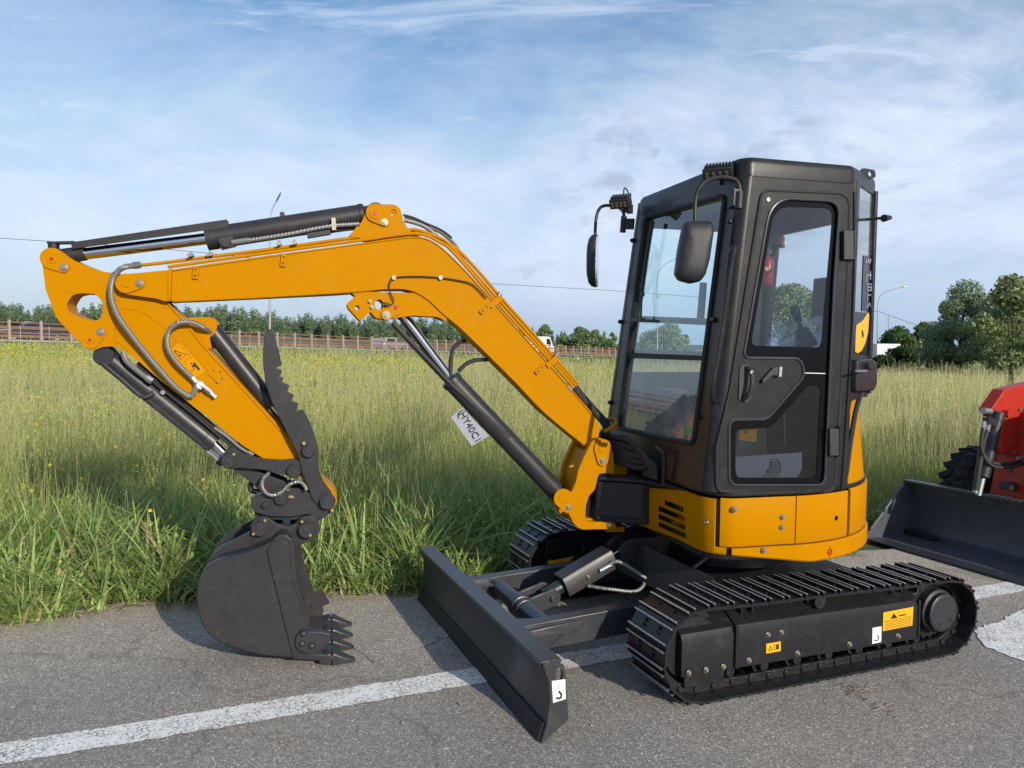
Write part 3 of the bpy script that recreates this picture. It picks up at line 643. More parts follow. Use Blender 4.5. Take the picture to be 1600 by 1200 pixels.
c0=Hf.w((p_.x,p_.y,.735)); nn=(Hf.x*nr.x+Hf.y*nr.y); q.cyl(c0-nn*.005,c0+nn*.001,.012,16); q.build('rear_access_panel',root)
q=MB().mat(M['yellow']); ribbon(q,d2_+.014,dE,.636,.862); q.build('rear_cover_panel',root)
q=MB().mat(M['yellow']); ribbon(q,dl0+.012,dE,zb_f,.630,off=.010,th=.03,ins=.008)
pl=Hf.py(.816); 
q.bolt(pl,1193,860,.010); 
p_,t_=pat(dfind(1330,848,.58)); 
lo=q.build('counterweight_skirt',root)
q=MB().mat(M['red']); pl=Hf.py(.8175)
ctr=dfind(1293,862,.57); p_,t_=pat(ctr); nr=Vector((-t_.y,t_.x)); nr=-nr if nr.dot(p_-Vector((.1,0)))<0 else nr
nn=(Hf.x*nr.x+Hf.y*nr.y); tt=(Hf.x*t_.x+Hf.y*t_.y); pc=Plane(Hf.w((p_.x,p_.y,.582))+nn*.0115,tt if tt.dot(cr)>0 else -tt,(0,0,1))
q.add([pc.at(a,b_,.001) for a,b_ in((-.026,-.0012),(.026,-.0012),(.026,.0012),(-.026,.0012))],[(0,1,2,3)]); q.add([pc.at(a,b_,.0014) for a,b_ in((-.0012,-.03),(.0012,-.03),(.0012,.03),(-.0012,.03))],[(0,1,2,3)])
q.tube([pc.at(.013*math.cos(R(g)),.015*math.sin(R(g)),.001) for g in range(0,361,20)],.0022,5,1); q.build('centre_mark',lo)
# dark backing and deck
q=MB().mat(M['black']); ribbon(q,din,dE,.575,.85,off=-.014,th=.03)
pz=Hf.pz(.60); inner=[(p.x*.97,p.y*.965) for p in PV]
q.prism(pz,inner,-.03,.24); q.build('house_frame',root)
q=MB().mat(M['cabgrey']); dk_=[]
for i in range(60):
    d=din+.1+(dE-din-.2)*i/59; p,t_=pat(d); dk_.append((p.x+( .12-p.x)*.012,p.y-(p.y)*.010))
q.prism(Hf.pz(.862),dk_,0,.022); q.build('deck_plate',root,.006)
# upper tall engine cover behind the cab
q=MB().mat(M['yellow']); loops=[]
for i in range(61):
    g=23.5+ i*(156-23.5)/40*1.0 if i>12 else 23.5+i*2.0*.9; g=23.5+132.5*(i/60)**1.7; zt=float(np.interp(g,[23.5,26,28.5,32,38,46],[.90,1.06,1.18,1.27,1.34,1.37])); rr_=.800-.05*min(1,max(0,(zt-1.0)/.33))
    # angle measured from +y axis towards the rear
    def pt(r_,z): return Hf.w((arc[0]-r_*math.sin(R(g)),arc[1]+r_*math.cos(R(g)),z))
    loops.append([pt(.77,.884),pt(.80,.884),pt(rr_,zt-.012),pt(rr_-.012,zt),pt(rr_-.05,zt)])
q.loft(loops)
q.build('engine_cover',root)
q=MB().mat(M['rubber']); q.tube([Hf.w((arc[0]-.80*math.sin(R(g)),arc[1]+.80*math.cos(R(g)),float(np.interp(g,[23.5,26,28.5,32,38,46],[.90,1.06,1.18,1.27,1.34,1.37]))+.012)) for g in(22.8,24,25,26,27.5,29,31,34,38,43,48)],.013,8); q.build('rubber_seal',root)
# swing housing in front
q=MB().mat(M['black']); q.prism(Hf.pz(.605),fillet([(.50,-.40),(.50,.18),(.60,.17),(.80,.04),(.82,-.10),(.80,-.24),(.62,-.40)],.03),0,.215)
q.prism(Hf.pz(.825),fillet([(.50,-.40),(.50,.34),(.545,.33),(.62,.18),(.80,.06),(.82,-.10),(.80,-.24),(.62,-.40)],.03),0,.02)
q.mat(M['cabgrey']); q.boxp(Hf.w((.60,.175,.62)),Hf.w((.80,.05,.62)),(0,0,1),.03,.02); q.build('swing_housing',root,.006)
q=MB().mat(M['cabgrey']); q.tube([Hf.w((.60,.42,.86)),Hf.w((.60,.42,.99)),Hf.w((.60,.40,1.02)),Hf.w((.60,.33,1.03))],.011,8,4); q.build('hose_guard_rail',root)
pmat('trim',(.05,.05,.054),.22,.3,0,spec=.8)
# ------------------------------------------------------------------ cab
YN=.775
FNb=Vector((.575,YN,.885)); FNt=Vector((.425,YN,2.345)); FFb=Vector((.575,-.42,.885)); FFt=Vector((.425,-.31,2.36))
RNb=Vector((-.165,YN,.885)); RNt=Vector((-.165,YN,2.345)); RCb=Vector((-.45,.575,1.31)); RCt=Vector((-.45,.575,2.32))
RFb=Vector((-.50,-.42,1.31)); RFt=Vector((-.50,-.31,2.30))
hw=Hf.w
sideP=Hf.py(YN)
frontP=Plane(hw(FNb),Hf.y,hw(FNt)-hw(FNb)); 
chP=Plane(hw(RCb),hw(RCb)-hw(RNb),(0,0,1))           # rear quarter; u from front to rear
rearP=Plane(hw(RFb),-Hf.y,(0,0,1)); farP=Plane(hw(FFb),Hf.x,hw(FFt)-hw(FFb))
cb_=MB().mat(M['cabgrey'])
# near side panel with door opening
sl=lambda v: (-v[0],v[2])
door_out=[(1119,769),(1119,700),(1141,605),(1190,296),(1329,302),(1324,450),(1305,769)]
dh=fillet(sideP.P(door_out),[.04,.03,.03,.05,.07,.0,.05],8)
pan=[sl(FNb),sl(FNt),sl(RNt),sl(RNb)]
cb_.prism(sideP,[(-.575+.05,.885),(-.425+.05,2.345),(.165,2.345),(.165,.885)],0,-.035,[dh])
# front panel with the window opening
win=fillet(frontP.P([(1009,340),(1134,305),(1084,694),(967,669)]),.045,6)
fo_=[frontP.o,]
def fl(v): d=hw(v)-frontP.o; return (d.dot(frontP.u),d.dot(frontP.v))
a0_=fl(FNb);a1_=fl(FNt);a2_=fl(FFt);a3_=fl(FFb)
cb_.prism(frontP,[(a0_[0]-.045,a0_[1]),(a1_[0]-.045,a1_[1]),(a2_[0]+.04,a2_[1]),(a3_[0]+.04,a3_[1])],0,-.03,[win])
def pf(pl,v): d=hw(v)-pl.o; return (d.dot(pl.u),d.dot(pl.v))
# far side
fh=[(-.08,.50),(-.80,.50),(-.80,1.34),(-.22,1.34)]
cb_.prism(farP,[pf(farP,v) for v in(FFb,FFt,RFt,RFb,Vector((-.17,-.42,1.31)),Vector((-.17,-.42,.885)))],0,-.03,[fillet(fh,.05)])
# rear panel
rp_=[pf(rearP,v) for v in(RFb,RFt,Vector((-.5,.53,2.30)),Vector((-.5,.53,1.31)))]
rh=[(-.06,.10),(-.85,.10),(-.85,.90),(-.10,.90)]
cb_.prism(rearP,rp_,0,-.03,[fillet(rh,.05)])
# chamfer panel with rear quarter window
cp=[pf(chP,v) for v in(Vector((-.165,YN,1.28)),RNt,RCt,RCb)]
qwin=chP.P([(1344,290),(1367,303),(1358,556),(1333,553)]); 
cb_.prism(chP,cp,0,-.03,[fillet(qwin,.01)])
# corner tubes round the edges
def cor(a,b_,r,ix,iy):
    A_=hw(a+Vector((ix,iy,0)));B_=hw(b_+Vector((ix,iy,0))); cb_.tube([A_,B_],r,20,1,False)
cor(FNb,FNt,.052,-.054,-.052); cor(FFb,FFt,.045,-.046,.046); cor(RFb,RFt,.04,.04,.04)
cor(RNb,RNt-Vector((0,0,.03)),.020,-.006,-.022)
cb_.tube([hw(RCb),hw(RCt)],.014,12,1,False)
# vertical pressed ribs on the near side
cb_.tube([sideP.off(.002).hit(x,y) for x,y in[(1335,300),(1334,450),(1326,600),(1315,765)]],.006,8)
cab=cb_.build('cab_frame',root,.004)
# roof
rf=MB().mat(M['cabgrey'])
ro=[(.40,YN+.004),(-.15,YN+.004),(-.44,.585),(-.51,.50),(-.51,-.312),(.43,-.312),(.43,YN-.04)]
def rl(z,sc): return [hw((.0+(x+.03)*sc-.03,(y-.26)*sc+.26,z)) for x,y in fillet(ro,[.06,.05,.03,.06,.06,.05,.06],6)]
rf.loft([rl(2.30,1.0),rl(2.355,1.0),rl(2.372,.992),rl(2.384,.975),rl(2.389,.94),rl(2.395,.6)])
rf.build('roof',cab)
q=MB().mat(M['cabgrey'])
# front grab handle on the near pillar
q.tube([Hf.py(YN+.0).hit(1143,395)]+[Hf.py(YN+.035).hit(x,y) for x,y in[(1148,387),(1142,420),(1128,520),(1113,610)]]+[Hf.py(YN).hit(1117,628)],.012,10,6)
q.build('grab_handle',cab)
q=MB().mat(M['cabgrey']); q.tube([hw((-.20,.70,2.37)),hw((-.22,.70,2.385))],.01,8)
pe=Hf.py(.62); q.prism(pe,fillet([(a,b_) for a,b_ in pe.P([(1343,262),(1366,266),(1368,278),(1350,281)])],.016,5),.005,-.005,[[(pe.p(1359,272)[0]+.013*math.cos(R(g)),pe.p(1359,272)[1]+.013*math.sin(R(g))) for g in range(0,360,30)]]); q.build('lifting_eye',cab)
# door
dp=sideP.off(.006)
up_open=[(1161,559),(1205,309),(1312,315),(1303,440),(1288,758),(1139,758),(1139,656),(1198,655),(1258,586),(1250,560)]
opn=fillet(dp.P(up_open),[.03,.14,.07,.0,.045,.05,.04,.07,.09,.05],8)
dout=fillet(dp.P([(1122,767),(1122,700),(1144,605),(1192,298),(1327,304),(1322,450),(1303,767)]),[.04,.03,.03,.05,.07,.0,.05],8)
d_=MB().mat(M['cabgrey']); d_.prism(dp,dout,0,-.03,[opn]); 
door=d_.build('door',root,.004)
q=MB().mat(M['cabgrey'])
ol=[dp.at(a,b_,.002) for a,b_ in opn]; q.mat(M['trim']); q.tube(ol+[ol[0]],.0065,8,1,False); q.build('door_trim',door)
q=MB().mat(M['rubber']); oo=[dp.at(a,b_,-.002) for a,b_ in fillet(dp.P([(1120,768),(1120,700),(1142,605),(1191,297),(1328,303),(1323,450),(1304,768)]),[.04,.03,.03,.05,.07,.0,.05],8)]; q.tube(oo+[oo[0]],.007,8,1,False); q.build('door_seal',door)
gp_=sideP.off(-.004)
gu=fillet(gp_.P([(1173,540),(1210,323),(1302,326),(1291,450),(1283,543)]),[.03,.10,.04,.0,.03],7)
gl_=fillet(gp_.P([(1149,671),(1205,668),(1262,603),(1283,604),(1275,747),(1149,746)]),[.03,.07,.02,.03,.03,.03],6)
full=[( a,b_) for a,b_ in opn]
q=MB().mat(M['frit']); q.prism(gp_,full,.001,-.004,[gu,gl_]); q.build('window_border',door)
q=MB().mat(M['glass_door']); q.add([gp_.at(a,b_,-.002) for a,b_ in gu],[tuple(range(len(gu)))]); q.build('upper_door_glass',door,smooth=False)
q=MB().mat(M['glass_tint']); q.add([gp_.at(a,b_,-.002) for a,b_ in gl_],[tuple(range(len(gl_)))]); q.build('lower_door_glass',door,smooth=False)
q=MB().mat(M['labelwhite']); q.prism(gp_,gp_.P([(1253,582.0),(1289,583.0),(1289,584.2),(1253,583.2)]),.0015,.0025); q.build('glass_joint',door)
# handle and latch
q=MB().mat(M['plastic']); q.prism(dp,fillet(dp.P([(1155,570),(1172,569),(1174,620),(1166,629),(1153,626)]),.02),.0005,.006)
q.tube([dp.at(*dp.p(x,y),c) for x,y,c in[(1165,574,.008),(1168,580,.030),(1167,600,.040),(1163,616,.032),(1160,624,.008)]],.011,10)
q.mat(M['steel']); q.disc(dp,1166.5,581,.008,.028,.042,14); q.build('door_handle',door)
q=MB().mat(M['plastic']); q.prism(dp,fillet(dp.P([(1187,594),(1205,574),(1217,573),(1215,586),(1202,586),(1190,598)]),.005,3),.001,.02)
q.mat(M['steel']); q.prism(dp,dp.P([(1213,573),(1217,573),(1216,588),(1212,588)]),.02,.026); q.build('door_latch',door)
for (x0,y0,x1,y1) in((1314,361,1336,406),(1292,669,1313,711)):
    q=MB().mat(M['plastic']); hp=sideP.off(.008); q.prism(hp,hp.P([(x0,y0),(x1-7,y0),(x1-7,y1),(x0,y1)]),0,.022)
    q.mat(M['cabgrey']); a_,b_=hp.p(x1-4,y0-3); a2,b2=hp.p(x1-5,y1+1); q.cyl(hp.at(a_,b_,.012),hp.at(a2,b2,.012),.011,14); q.prism(hp,hp.P([(x1-5,y0),(x1+1,y0),(x1+1,y1-4),(x1-5,y1-4)]),-.006,.010); q.build('door_hinge',door,.002)
q=MB().mat(M['steel']); q.disc(dp,1200,312,.009,.001,.004); q.build('door_stop_stud',door)
# lower door view: mat with boot print and sticker behind the glass
mp_=sideP.off(-.05)
q=MB().mat(M['paper']); q.prism(mp_,fillet(mp_.P([(1146,714),(1253,707),(1253,733),(1246,746),(1152,746)]),[.004,.004,.02,.02,.01]),0,-.002)
q.mat(M['labelblack'])
cxs=[(1204,719),(1212,718),(1218,722),(1218,739),(1198,739),(1203,730)]
q.tube([mp_.off(.002).hit(x,y) for x,y in cxs+[cxs[0]]],.0022,5,3)
for k in range(6):
    y=722+k*3; q.tube([mp_.off(.002).hit(x,y+(1.2 if i%2 else 0)) for i,x in enumerate(range(1204-(k if k>3 else 0),1219,3))],.0022,4,1,False)
q.tube([mp_.off(.002).hit(x,743+(1 if i%2 else 0)) for i,x in enumerate(range(1192,1219,3))],.0020,4,1,False)
q.build('boot_print_sheet',door)
q=MB().mat(M['labelyellow']); q.prism(mp_,mp_.P([(1150,668),(1177,668),(1176,690),(1149,686)]),.03,.028); q.mat(M['labelblack']); q.prism(mp_,mp_.P([(1155,674),(1160,671),(1161,676)]),.030,.032); q.build('door_sticker',door)
# front window
fw=MB().mat(M['rubber']); fpo=frontP.off(.003); wl=[fpo.at(a,b_) for a,b_ in win]; fw.tube(wl+[wl[0]],.012,8,1,False)
fw.prism(frontP,frontP.P([(981,551),(1101,556),(1100,563),(980,559)]),.004,-.02); fwo=fw.build('front_window_frame',root)
def clip_win(y_top,y_bot,name,mat,ins=0):
    pass
bar=frontP.P([(981,555),(1100,560)])
gy=(bar[0][1]+bar[1][1])/2
wu=[(a,b_) for a,b_ in win if b_>gy]; 
wa=sorted(win,key=lambda t_:t_[1])
def xs_at(yv):
    xs_=[]
    for i in range(len(win)):
        (a,b1),(c,d1)=win[i],win[(i+1)%len(win)]
        if (b1-yv)*(d1-yv)<0: xs_.append(a+(c-a)*(yv-b1)/(d1-b1))
    return min(xs_),max(xs_)
x0,x1=xs_at(gy)
def order(ps):
    cx=sum(p[0] for p in ps)/len(ps); cy_=sum(p[1] for p in ps)/len(ps); return sorted(ps,key=lambda p:math.atan2(p[1]-cy_,p[0]-cx))
up_=order(wu+[(x0,gy),(x1,gy)]); lo_=order([p for p in win if p[1]<=gy]+[(x0,gy),(x1,gy)])
q=MB().mat(M['glass_teal']); q.add([frontP.at(a,b_,-.010) for a,b_ in up_],[tuple(range(len(up_)))]); q.build('upper_windscreen',fwo,smooth=False)
q=MB().mat(M['glass_low']); q.add([frontP.at(a,b_,-.010) for a,b_ in lo_],[tuple(range(len(lo_)))]); q.build('lower_windscreen',fwo,smooth=False)
# inner opening frame of the upper window (cross bars)
q=MB().mat(M['bladegrey']); ip=frontP.off(-.03); q.prism(ip,ip.P([(988,493),(1109,498),(1108,508),(987,502)]),0,-.02); q.prism(ip,ip.P([(981,545),(1104,550),(1103,560),(980,556)]),0,-.02)
q.prism(ip,ip.P([(1085,440),(1092,440),(1088,498),(1080,498)]),-.03,-.045); q.build('window_crossbar',fwo)
for x,y in((1142,346),(990,376),(1116,500),(971,503),(1092,652),(955,629)):
    q=MB().mat(M['black']); q.disc(frontP,x,y,.013,0,.016,14,ch=.003); q.disc(frontP,x,y,.006,.016,.022,8); q.build('window_knob',fwo)
q=MB().mat(M['black']); pw=frontP.off(.03); q.tube([pw.hit(x,y) for x,y in[(1020,346),(1013,385),(1006,430),(1001,470)]],.010,8); q.tube([pw.hit(x,y) for x,y in[(1001,440),(1002,480),(1000,500),(996,500)]],.006,6)
q.boxp(pw.hit(987,500),pw.hit(1006,500),frontP.n,.03,.022); q.disc(pw,1006,460,.012,0,.014); q.build('wiper',root)
# windscreen green sticker
q=MB(); pmat('green',(.05,.42,.03),.5); q.mat(M['green']); q.disc(frontP,1073,672,.017,-.009,-.0085,18); q.build('round_sticker',fwo)
# rear quarter glass, black strip with lettering, flat yellow shape with a hole
q=MB().mat(M['glass_rear']); q.add([chP.at(a,b_,-.004) for a,b_ in qwin],[(0,1,2,3)]); qg=q.build('rear_quarter_glass',cab,smooth=False)
q=MB().mat(M['frit']); q.prism(chP,chP.P([(1350,399),(1364,400),(1362,487),(1347,486)]),-.003,-.001)
q.mat(M['cast']); q.mat(M['cardgrey']); lp_=chP.off(-.0005)
def stroke(mb,pl,pts,r=.0035): mb.tube([pl.hit(x,y) for x,y in pts],r,5,1,False)
for k in(0,3,6): stroke(q,lp_,[(1352+k,412),(1354+k,405)],.004)
for G in([(1354,430),(1361,430)],[(1354,430),(1354,440)],[(1360,424),(1360,437)],[(1355,444),(1361,444),(1361,454),(1355,454),(1355,444)],[(1355,449),(1361,449)],[(1355,470),(1355,461),(1361,461),(1361,470)],[(1354,482),(1358,474),(1361,482)]): stroke(q,lp_,G)
q.build('lettered_strip',cab)
q=MB().mat(M['frit']); q.prism(chP,chP.P([(1334,487),(1362,489),(1358,556),(1332,553)]),-.003,-.001); q.mat(M['labelyellow'])
hc=chP.p(1347.5,522); q.prism(chP,fillet(chP.P([(1356,488),(1358,492),(1356,520),(1352,535),(1346,548),(1340,552),(1336,550),(1337,520),(1338,508),(1348,501)]),.006,3),0,.001,[[(hc[0]+.016*math.cos(R(g)),hc[1]+.026*math.sin(R(g))) for g in range(0,360,24)]]); q.build('yellow_shape',cab)
# rear lower grey box
q=MB().mat(M['cabgrey']); bx=fillet(chP.P([(1330,562),(1352,560),(1361,566),(1361,600),(1356,610),(1328,612)]),.015,4); q.prism(chP,bx,0,.03)
q.build('rear_storage_box',cab,.006)
q=MB().mat(M['steel']); q.tube([chP.off(.05).hit(1338,580),chP.off(.05).hit(1354,580)],.006,8); q.mat(M['cabgrey']); q.prism(chP,fillet(chP.P([(1342,566),(1353,567),(1354,576),(1340,575)]),.005,3),.03,.05); q.build('box_catch',cab)
q=MB().mat(M['black']); q.tube([chP.off(-.04).hit(1350,344),chP.off(.02).hit(1362,342),chP.off(.10).hit(1390,340)],.007,8); a_=chP.off(.09).hit(1381,341);b_=chP.off(.105).hit(1391,340); q.cyl(a_,b_,.018,14,r2=.010); q.build('window_stay',cab)
# cab interior
ci=MB().mat(M['black']); ci.box(Hf,(.17,.17,.93),(.66,1.08,.06)); ci.box(Hf,(-.30,.10,1.12),(.24,.84,.36)); ci.box(Hf,(-.30,.12,1.30),(.34,.86,.02)); ci.box(Hf,(-.175,.17,1.09),(.02,1.16,.42)); ci.build('cab_floor',root)
st=MB().mat(M['seat']); 
def cush(c,d,rot=0): 
    st.box(Hf,c,d)
cush((-.14,.20,1.20),(.44,.46,.12)); st.boxp(hw((-.36,.20,1.25)),hw((-.41,.20,1.56)),Hf.y,.44,.10); st.boxp(hw((-.455,.24,1.66)),hw((-.465,.24,1.92)),Hf.y,.22,.05); st.cyl(hw((-.41,.22,1.5)),hw((-.42,.22,1.7)),.015,8); st.box(Hf,(-.1,.20,1.07),(.4,.36,.14))
seat=st.build('seat',root,.03,seg=3)
pl_=MB().mat(M['film']); pr=random.Random(3); g_=[]
n1,n2=16,14
vv=[]
for i in range(n1):
    for j in range(n2):
        u_=i/(n1-1); v_=j/(n2-1); x=.18-.50*u_ if u_<.6 else -.12-.24*(u_-.6)/.4-.0; z=1.29+.02*math.sin(v_*9) if u_<.55 else 1.29+(u_-.55)*.9
        vv.append(hw((x+pr.uniform(-.012,.012),-.04+.5*v_+pr.uniform(-.01,.01),z+pr.uniform(-.012,.02))))
pl_.add(vv,[(i*n2+j,i*n2+j+1,(i+1)*n2+j+1,(i+1)*n2+j) for i in range(n1-1) for j in range(n2-1)])
pl_.add([hw(v) for v in((.20,-.04,1.28),(.20,.47,1.28),(.26,.50,.98),(.24,-.06,.98))],[(0,1,2,3)])
pl_.add([hw(v) for v in((.20,.47,1.28),(-.30,.47,1.30),(-.30,.50,1.05),(.26,.50,.98))],[(0,1,2,3)])
pl_.build('plastic_cover',seat)
jb=Hf.py(.50); j=MB().mat(M['plastic']); P0=jb.hit(1261,541);P1=jb.hit(1246,497); dj=(P1-P0)
j.rev(P0,P1,[(0,.055),(.02,.048),(.03,.052),(.045,.042),(.055,.046),(.07,.036),(.08,.039),(.095,.028),(.10,.012),(.125,.010)],18)
j.tube([P1-dj*.15,jb.hit(1243,488),jb.hit(1240,478)],lambda t_:.014+.008*math.sin(t_*2.6),12); j.box(Hf,(Hf.l(P0).x-.0,.50,Hf.l(P0).z-.10),(.40,.16,.18)); j.build('joystick_console',root)
j=MB().mat(M['plastic']); j.box(Hf,(.36,.02,1.18),(.12,.20,.25)); j.tube([hw((.36,.30,.98)),hw((.30,.30,1.25)),hw((.27,.30,1.36))],.012,8); j.tube([hw((.36,.20,.98)),hw((.30,.20,1.25)),hw((.27,.20,1.36))],.012,8); j.build('front_console',root,.01)
j=MB().mat(M['cast']); pj=Hf.py(.10)
j.box(Hf,(.18,.0,1.02),(.3,.06,.10)); j.build('travel_pedal',root,.01)
# inner frit/headliner diagonal seen through the door
q=MB().mat(M['plastic']); q.prism(Hf.py(-.18),Hf.py(-.18).P([(1190,320),(1300,316),(1300,345),(1240,352),(1226,362),(1207,385),(1190,400)]),0,-.02); q.build('headliner',cab)
# beacon and extinguisher
be=Hf.py(-.20); t1=thing('beacon_lamp','small orange beacon lamp seen through the upper cab door glass','beacon',be.hit(1218,384))
q=MB().mat(M['orange']); a_=be.hit(1217,383);b_=be.hit(1219,366); q.rev(a_,b_,[(0,.030),(.01,.032),(.05,.028),(.058,.018)],18); q.mat(M['black']); q.cyl(a_-Vector((0,0,.015)),a_+Vector((0,0,.001)),.034,18); q.build('lens',t1)
ex=Hf.py(.02); e0=ex.hit(1197,446); e1=ex.hit(1199,402); t1=thing('fire_extinguisher','small red fire extinguisher hanging inside the excavator cab behind the door glass','fire extinguisher',e0)
q=MB().mat(M['red']); dl_=(e1-e0).length; q.rev(e0,e1,[(0,.030),(.01,.036),(dl_-.02,.036),(dl_,.022)],20); q.build('cylinder_body',t1)
q=MB().mat(M['black']); q.cyl(e1,e1+Vector((0,0,.03)),.012,10); q.mat(M['steel']); q.boxp(e1+Vector((0,0,.03)),e1+Vector((.01,0,.05)),Hf.x,.045,.012); q.build('valve',t1)
q=MB().mat(M['labelyellow']); e2_=ex.off(.037); q.disc(e2_,1198,420,.012,0,.001,12); q.mat(M['labelblack']); q.prism(e2_,e2_.P([(1194,436),(1202,434),(1202,438),(1194,440)]),0,.001); q.build('instruction_label',t1)
# mirrors
def mirror(cx,cy,yp,outline,head_n,arm,mountpts,facing):
    pl=Hf.py(yp)
    return pl
mh=MB().mat(M['plastic']); c=Hf.Y(1085,393,.70); 
mpl=Plane(Hf.w(c),(cr-Hf.x*.25).normalized(),(0,0,1))
ol=fillet(mpl.P([(1069,346),(1111,345),(1115,356),(1108,405),(1101,430),(1094,440),(1080,443),(1061,438),(1055,428),(1060,390)]),.03,4)
cc=(sum(p[0] for p in ol)/len(ol),sum(p[1] for p in ol)/len(ol))
def sc_(k): return [(cc[0]+(a-cc[0])*k,cc[1]+(b_-cc[1])*k) for a,b_ in ol]
mh.loft([[mpl.at(a,b_,z) for a,b_ in sc_(k)] for k,z in((.95,-.035),(1,-.028),(1,0),(.97,.018),(.88,.034),(.7,.044),(.4,.05))])
mr_=mh.build('mirror_housing',root)
q=MB().mat(M['mirror_glass']); q.prism(mpl,sc_(.9),-.0355,-.037); q.build('mirror_glass',mr_)
q=MB().mat(M['black']); q.tube([mpl.at(*mpl.p(1087,348),-.01),mpl.at(*mpl.p(1088,310),-.01),Hf.py(.70).hit(1094,292),Hf.py(.71).hit(1108,281),Hf.py(.73).hit(1130,277),Hf.py(.745).hit(1150,282),Hf.py(.76).hit(1156,298),Hf.py(.77).hit(1154,320)],.0095,10)
q.boxp(frontP.off(.03).hit(1147,298),frontP.off(.03).hit(1146,324),Hf.y,.05,.03); q.cyl(frontP.off(.05).hit(1156,300),frontP.off(.05).hit(1154,326),.017,14); q.build('mirror_arm',mr_)
c=Hf.Y(930,408,-.50); fm=Plane(Hf.w(c),(cr*.28+cf*.96).normalized(),(0,0,1))
q=MB().mat(M['plastic'])
mfp=Hf.py(-.50)
# edge-on housing: ellipse turned mostly away, glass strip faces the camera
cw=Hf.w(c); hx_=(cr*.25+cf*.97); hx_=Vector((hx_.x,hx_.y,0)).normalized(); nrm_=hx_.cross(Vector((0,0,1))).normalized(); nrm_=nrm_ if nrm_.dot(cr)>0 else -nrm_
zt_=mfp.hit(930,366).z; zb_=mfp.hit(930,449).z; hh=(zt_-zb_)/2; zm=(zt_+zb_)/2; cw=Vector((cw.x,cw.y,zm))
def ell(k,off): 
    return [cw+hx_*(.085*k*math.copysign(abs(math.cos(R(g)))**.7,math.cos(R(g))))+Vector((0,0,hh*k*math.copysign(abs(math.sin(R(g)))**.75,math.sin(R(g)))))+nrm_*off for g in range(0,360,12)]
q.loft([ell(.6,-.045),ell(.85,-.035),ell(.97,-.018),ell(1,0),ell(.98,.012)]); m2_=q.build('mirror_housing',root)
q=MB().mat(M['mirror_glass']); q.loft([ell(.93,.0122),ell(.90,.014)]); q.build('mirror_glass',m2_)
q=MB().mat(M['black']); q.tube([mfp.hit(930,368),mfp.hit(931,345),mfp.hit(936,327),Hf.py(-.48).hit(947,321),Hf.py(-.42).hit(966,324),Hf.py(-.36).hit(974,332),Hf.py(-.33).hit(975,345)],.0095,10)
q.cyl(Hf.py(-.33).hit(975,338),Hf.py(-.33).hit(973,363),.017,12); q.boxp(Hf.py(-.33).hit(975,350),Hf.py(-.28).hit(990,350),(0,0,1),.06,.02); q.build('mirror_arm',m2_)
# work lights
def wlight(px,py,yp,w_,xo):
    c=Hf.w(Hf.Y(px,py,yp)); fw_=(Hf.x*.62+Hf.y*.62).normalized(); dn=(fw_-Vector((0,0,.55))).normalized(); lt=dn.cross(Vector((0,0,1))).normalized(); upv=lt.cross(dn).normalized()
    if upv.z<0: upv=-upv
    q=MB().mat(M['plastic']); 
    def bxx(a,b_,h,w2): q.boxp(c+dn*a,c+dn*b_,lt,w2,h)
    q.loft([[c+dn*t_+lt*(x*w_*k)+upv*(y*.033*k) for x,y in((-1,-.8),(1,-.8),(1,.8),(-1,.8))] for t_,k in((.045,1),(.0,1),(-.03,.9),(-.045,.7))])
    for k in range(9): q.boxp(c+dn*.03+lt*(w_*(-.9+k*.22))+upv*.028,c-dn*.03+lt*(w_*(-.9+k*.22))+upv*.026,lt,.006,.02)
    o=q.build('work_light',root,.002)
    g=MB().mat(M['glass_tint']); g.mat(M['cast'])
    g.boxp(c+dn*.0452,c+dn*.047,lt,w_*1.8,.036); g.mat(M['led'])
    for i in range(4):
        for jx in(-.008,.008): cc_=c+dn*.047+lt*(w_*(-.66+i*.44))+upv*jx; g.cyl(cc_,cc_+dn*.002,.007,10)
    g.build('lens',o)
    b=MB().mat(M['black']); b.boxp(c-upv*.03,c-upv*.06-dn*.09,lt,.05,.012); b.boxp(c-upv*.05-dn*.05,c-upv*.09-dn*.12,lt,.03,.05); (b.tube([c-dn*.04,c-dn*.07+upv*.05,c-dn*.11+upv*.03,c-dn*.15-upv*.04],.004,6) if w_<.065 else None); b.build('bracket',o); return o
wlight(1124,268,.66,.066,0); wlight(971,315,-.22,.056,0)
# ------------------------------------------------------------------ boom
Wb=.088
pb=PB(Wb)
def z1(x,y): return (x/2.6667,250+y/2.6667)
def z5b(x,y): return (520+x*.175,300+y*.175)
boom_px=[(249,424),(300,416),(440,396),(560,381),(600,374),(640,369),(665,371),(684,381),(704,398),(738,433),(790,492),(840,548),(890,604),(925,645),(938,668),(934,690),(916,699),(898,684),(850,644),(808,600),(760,552),(720,513),(692,490),(672,471),(652,458),(632,452),(600,452),(545,457.5),(517,459.5),(400,465),(300,469.5),(262,471),(249,470)]
q=MB().mat(M['yellow']); q.prism(pb,pb.P(boom_px),0,-2*Wb); 
# flange lip below
q.tube([PB(Wb+.002).hit(x,y) for x,y in[(270,470.5),(400,464.5),(545,456),(600,451),(632,451),(652,457),(672,470),(692,489),(720,512),(760,551),(808,599),(850,643),(898,683)]],.006,6,4)
q.tube([PB(Wb+.002).hit(x,y) for x,y in[(262,424),(440,398),(600,376),(640,371),(665,373),(684,383),(704,400),(738,435),(790,494),(840,550),(890,606),(924,647)]],.0045,6,4)
boom=q.build('boom',root,.006)
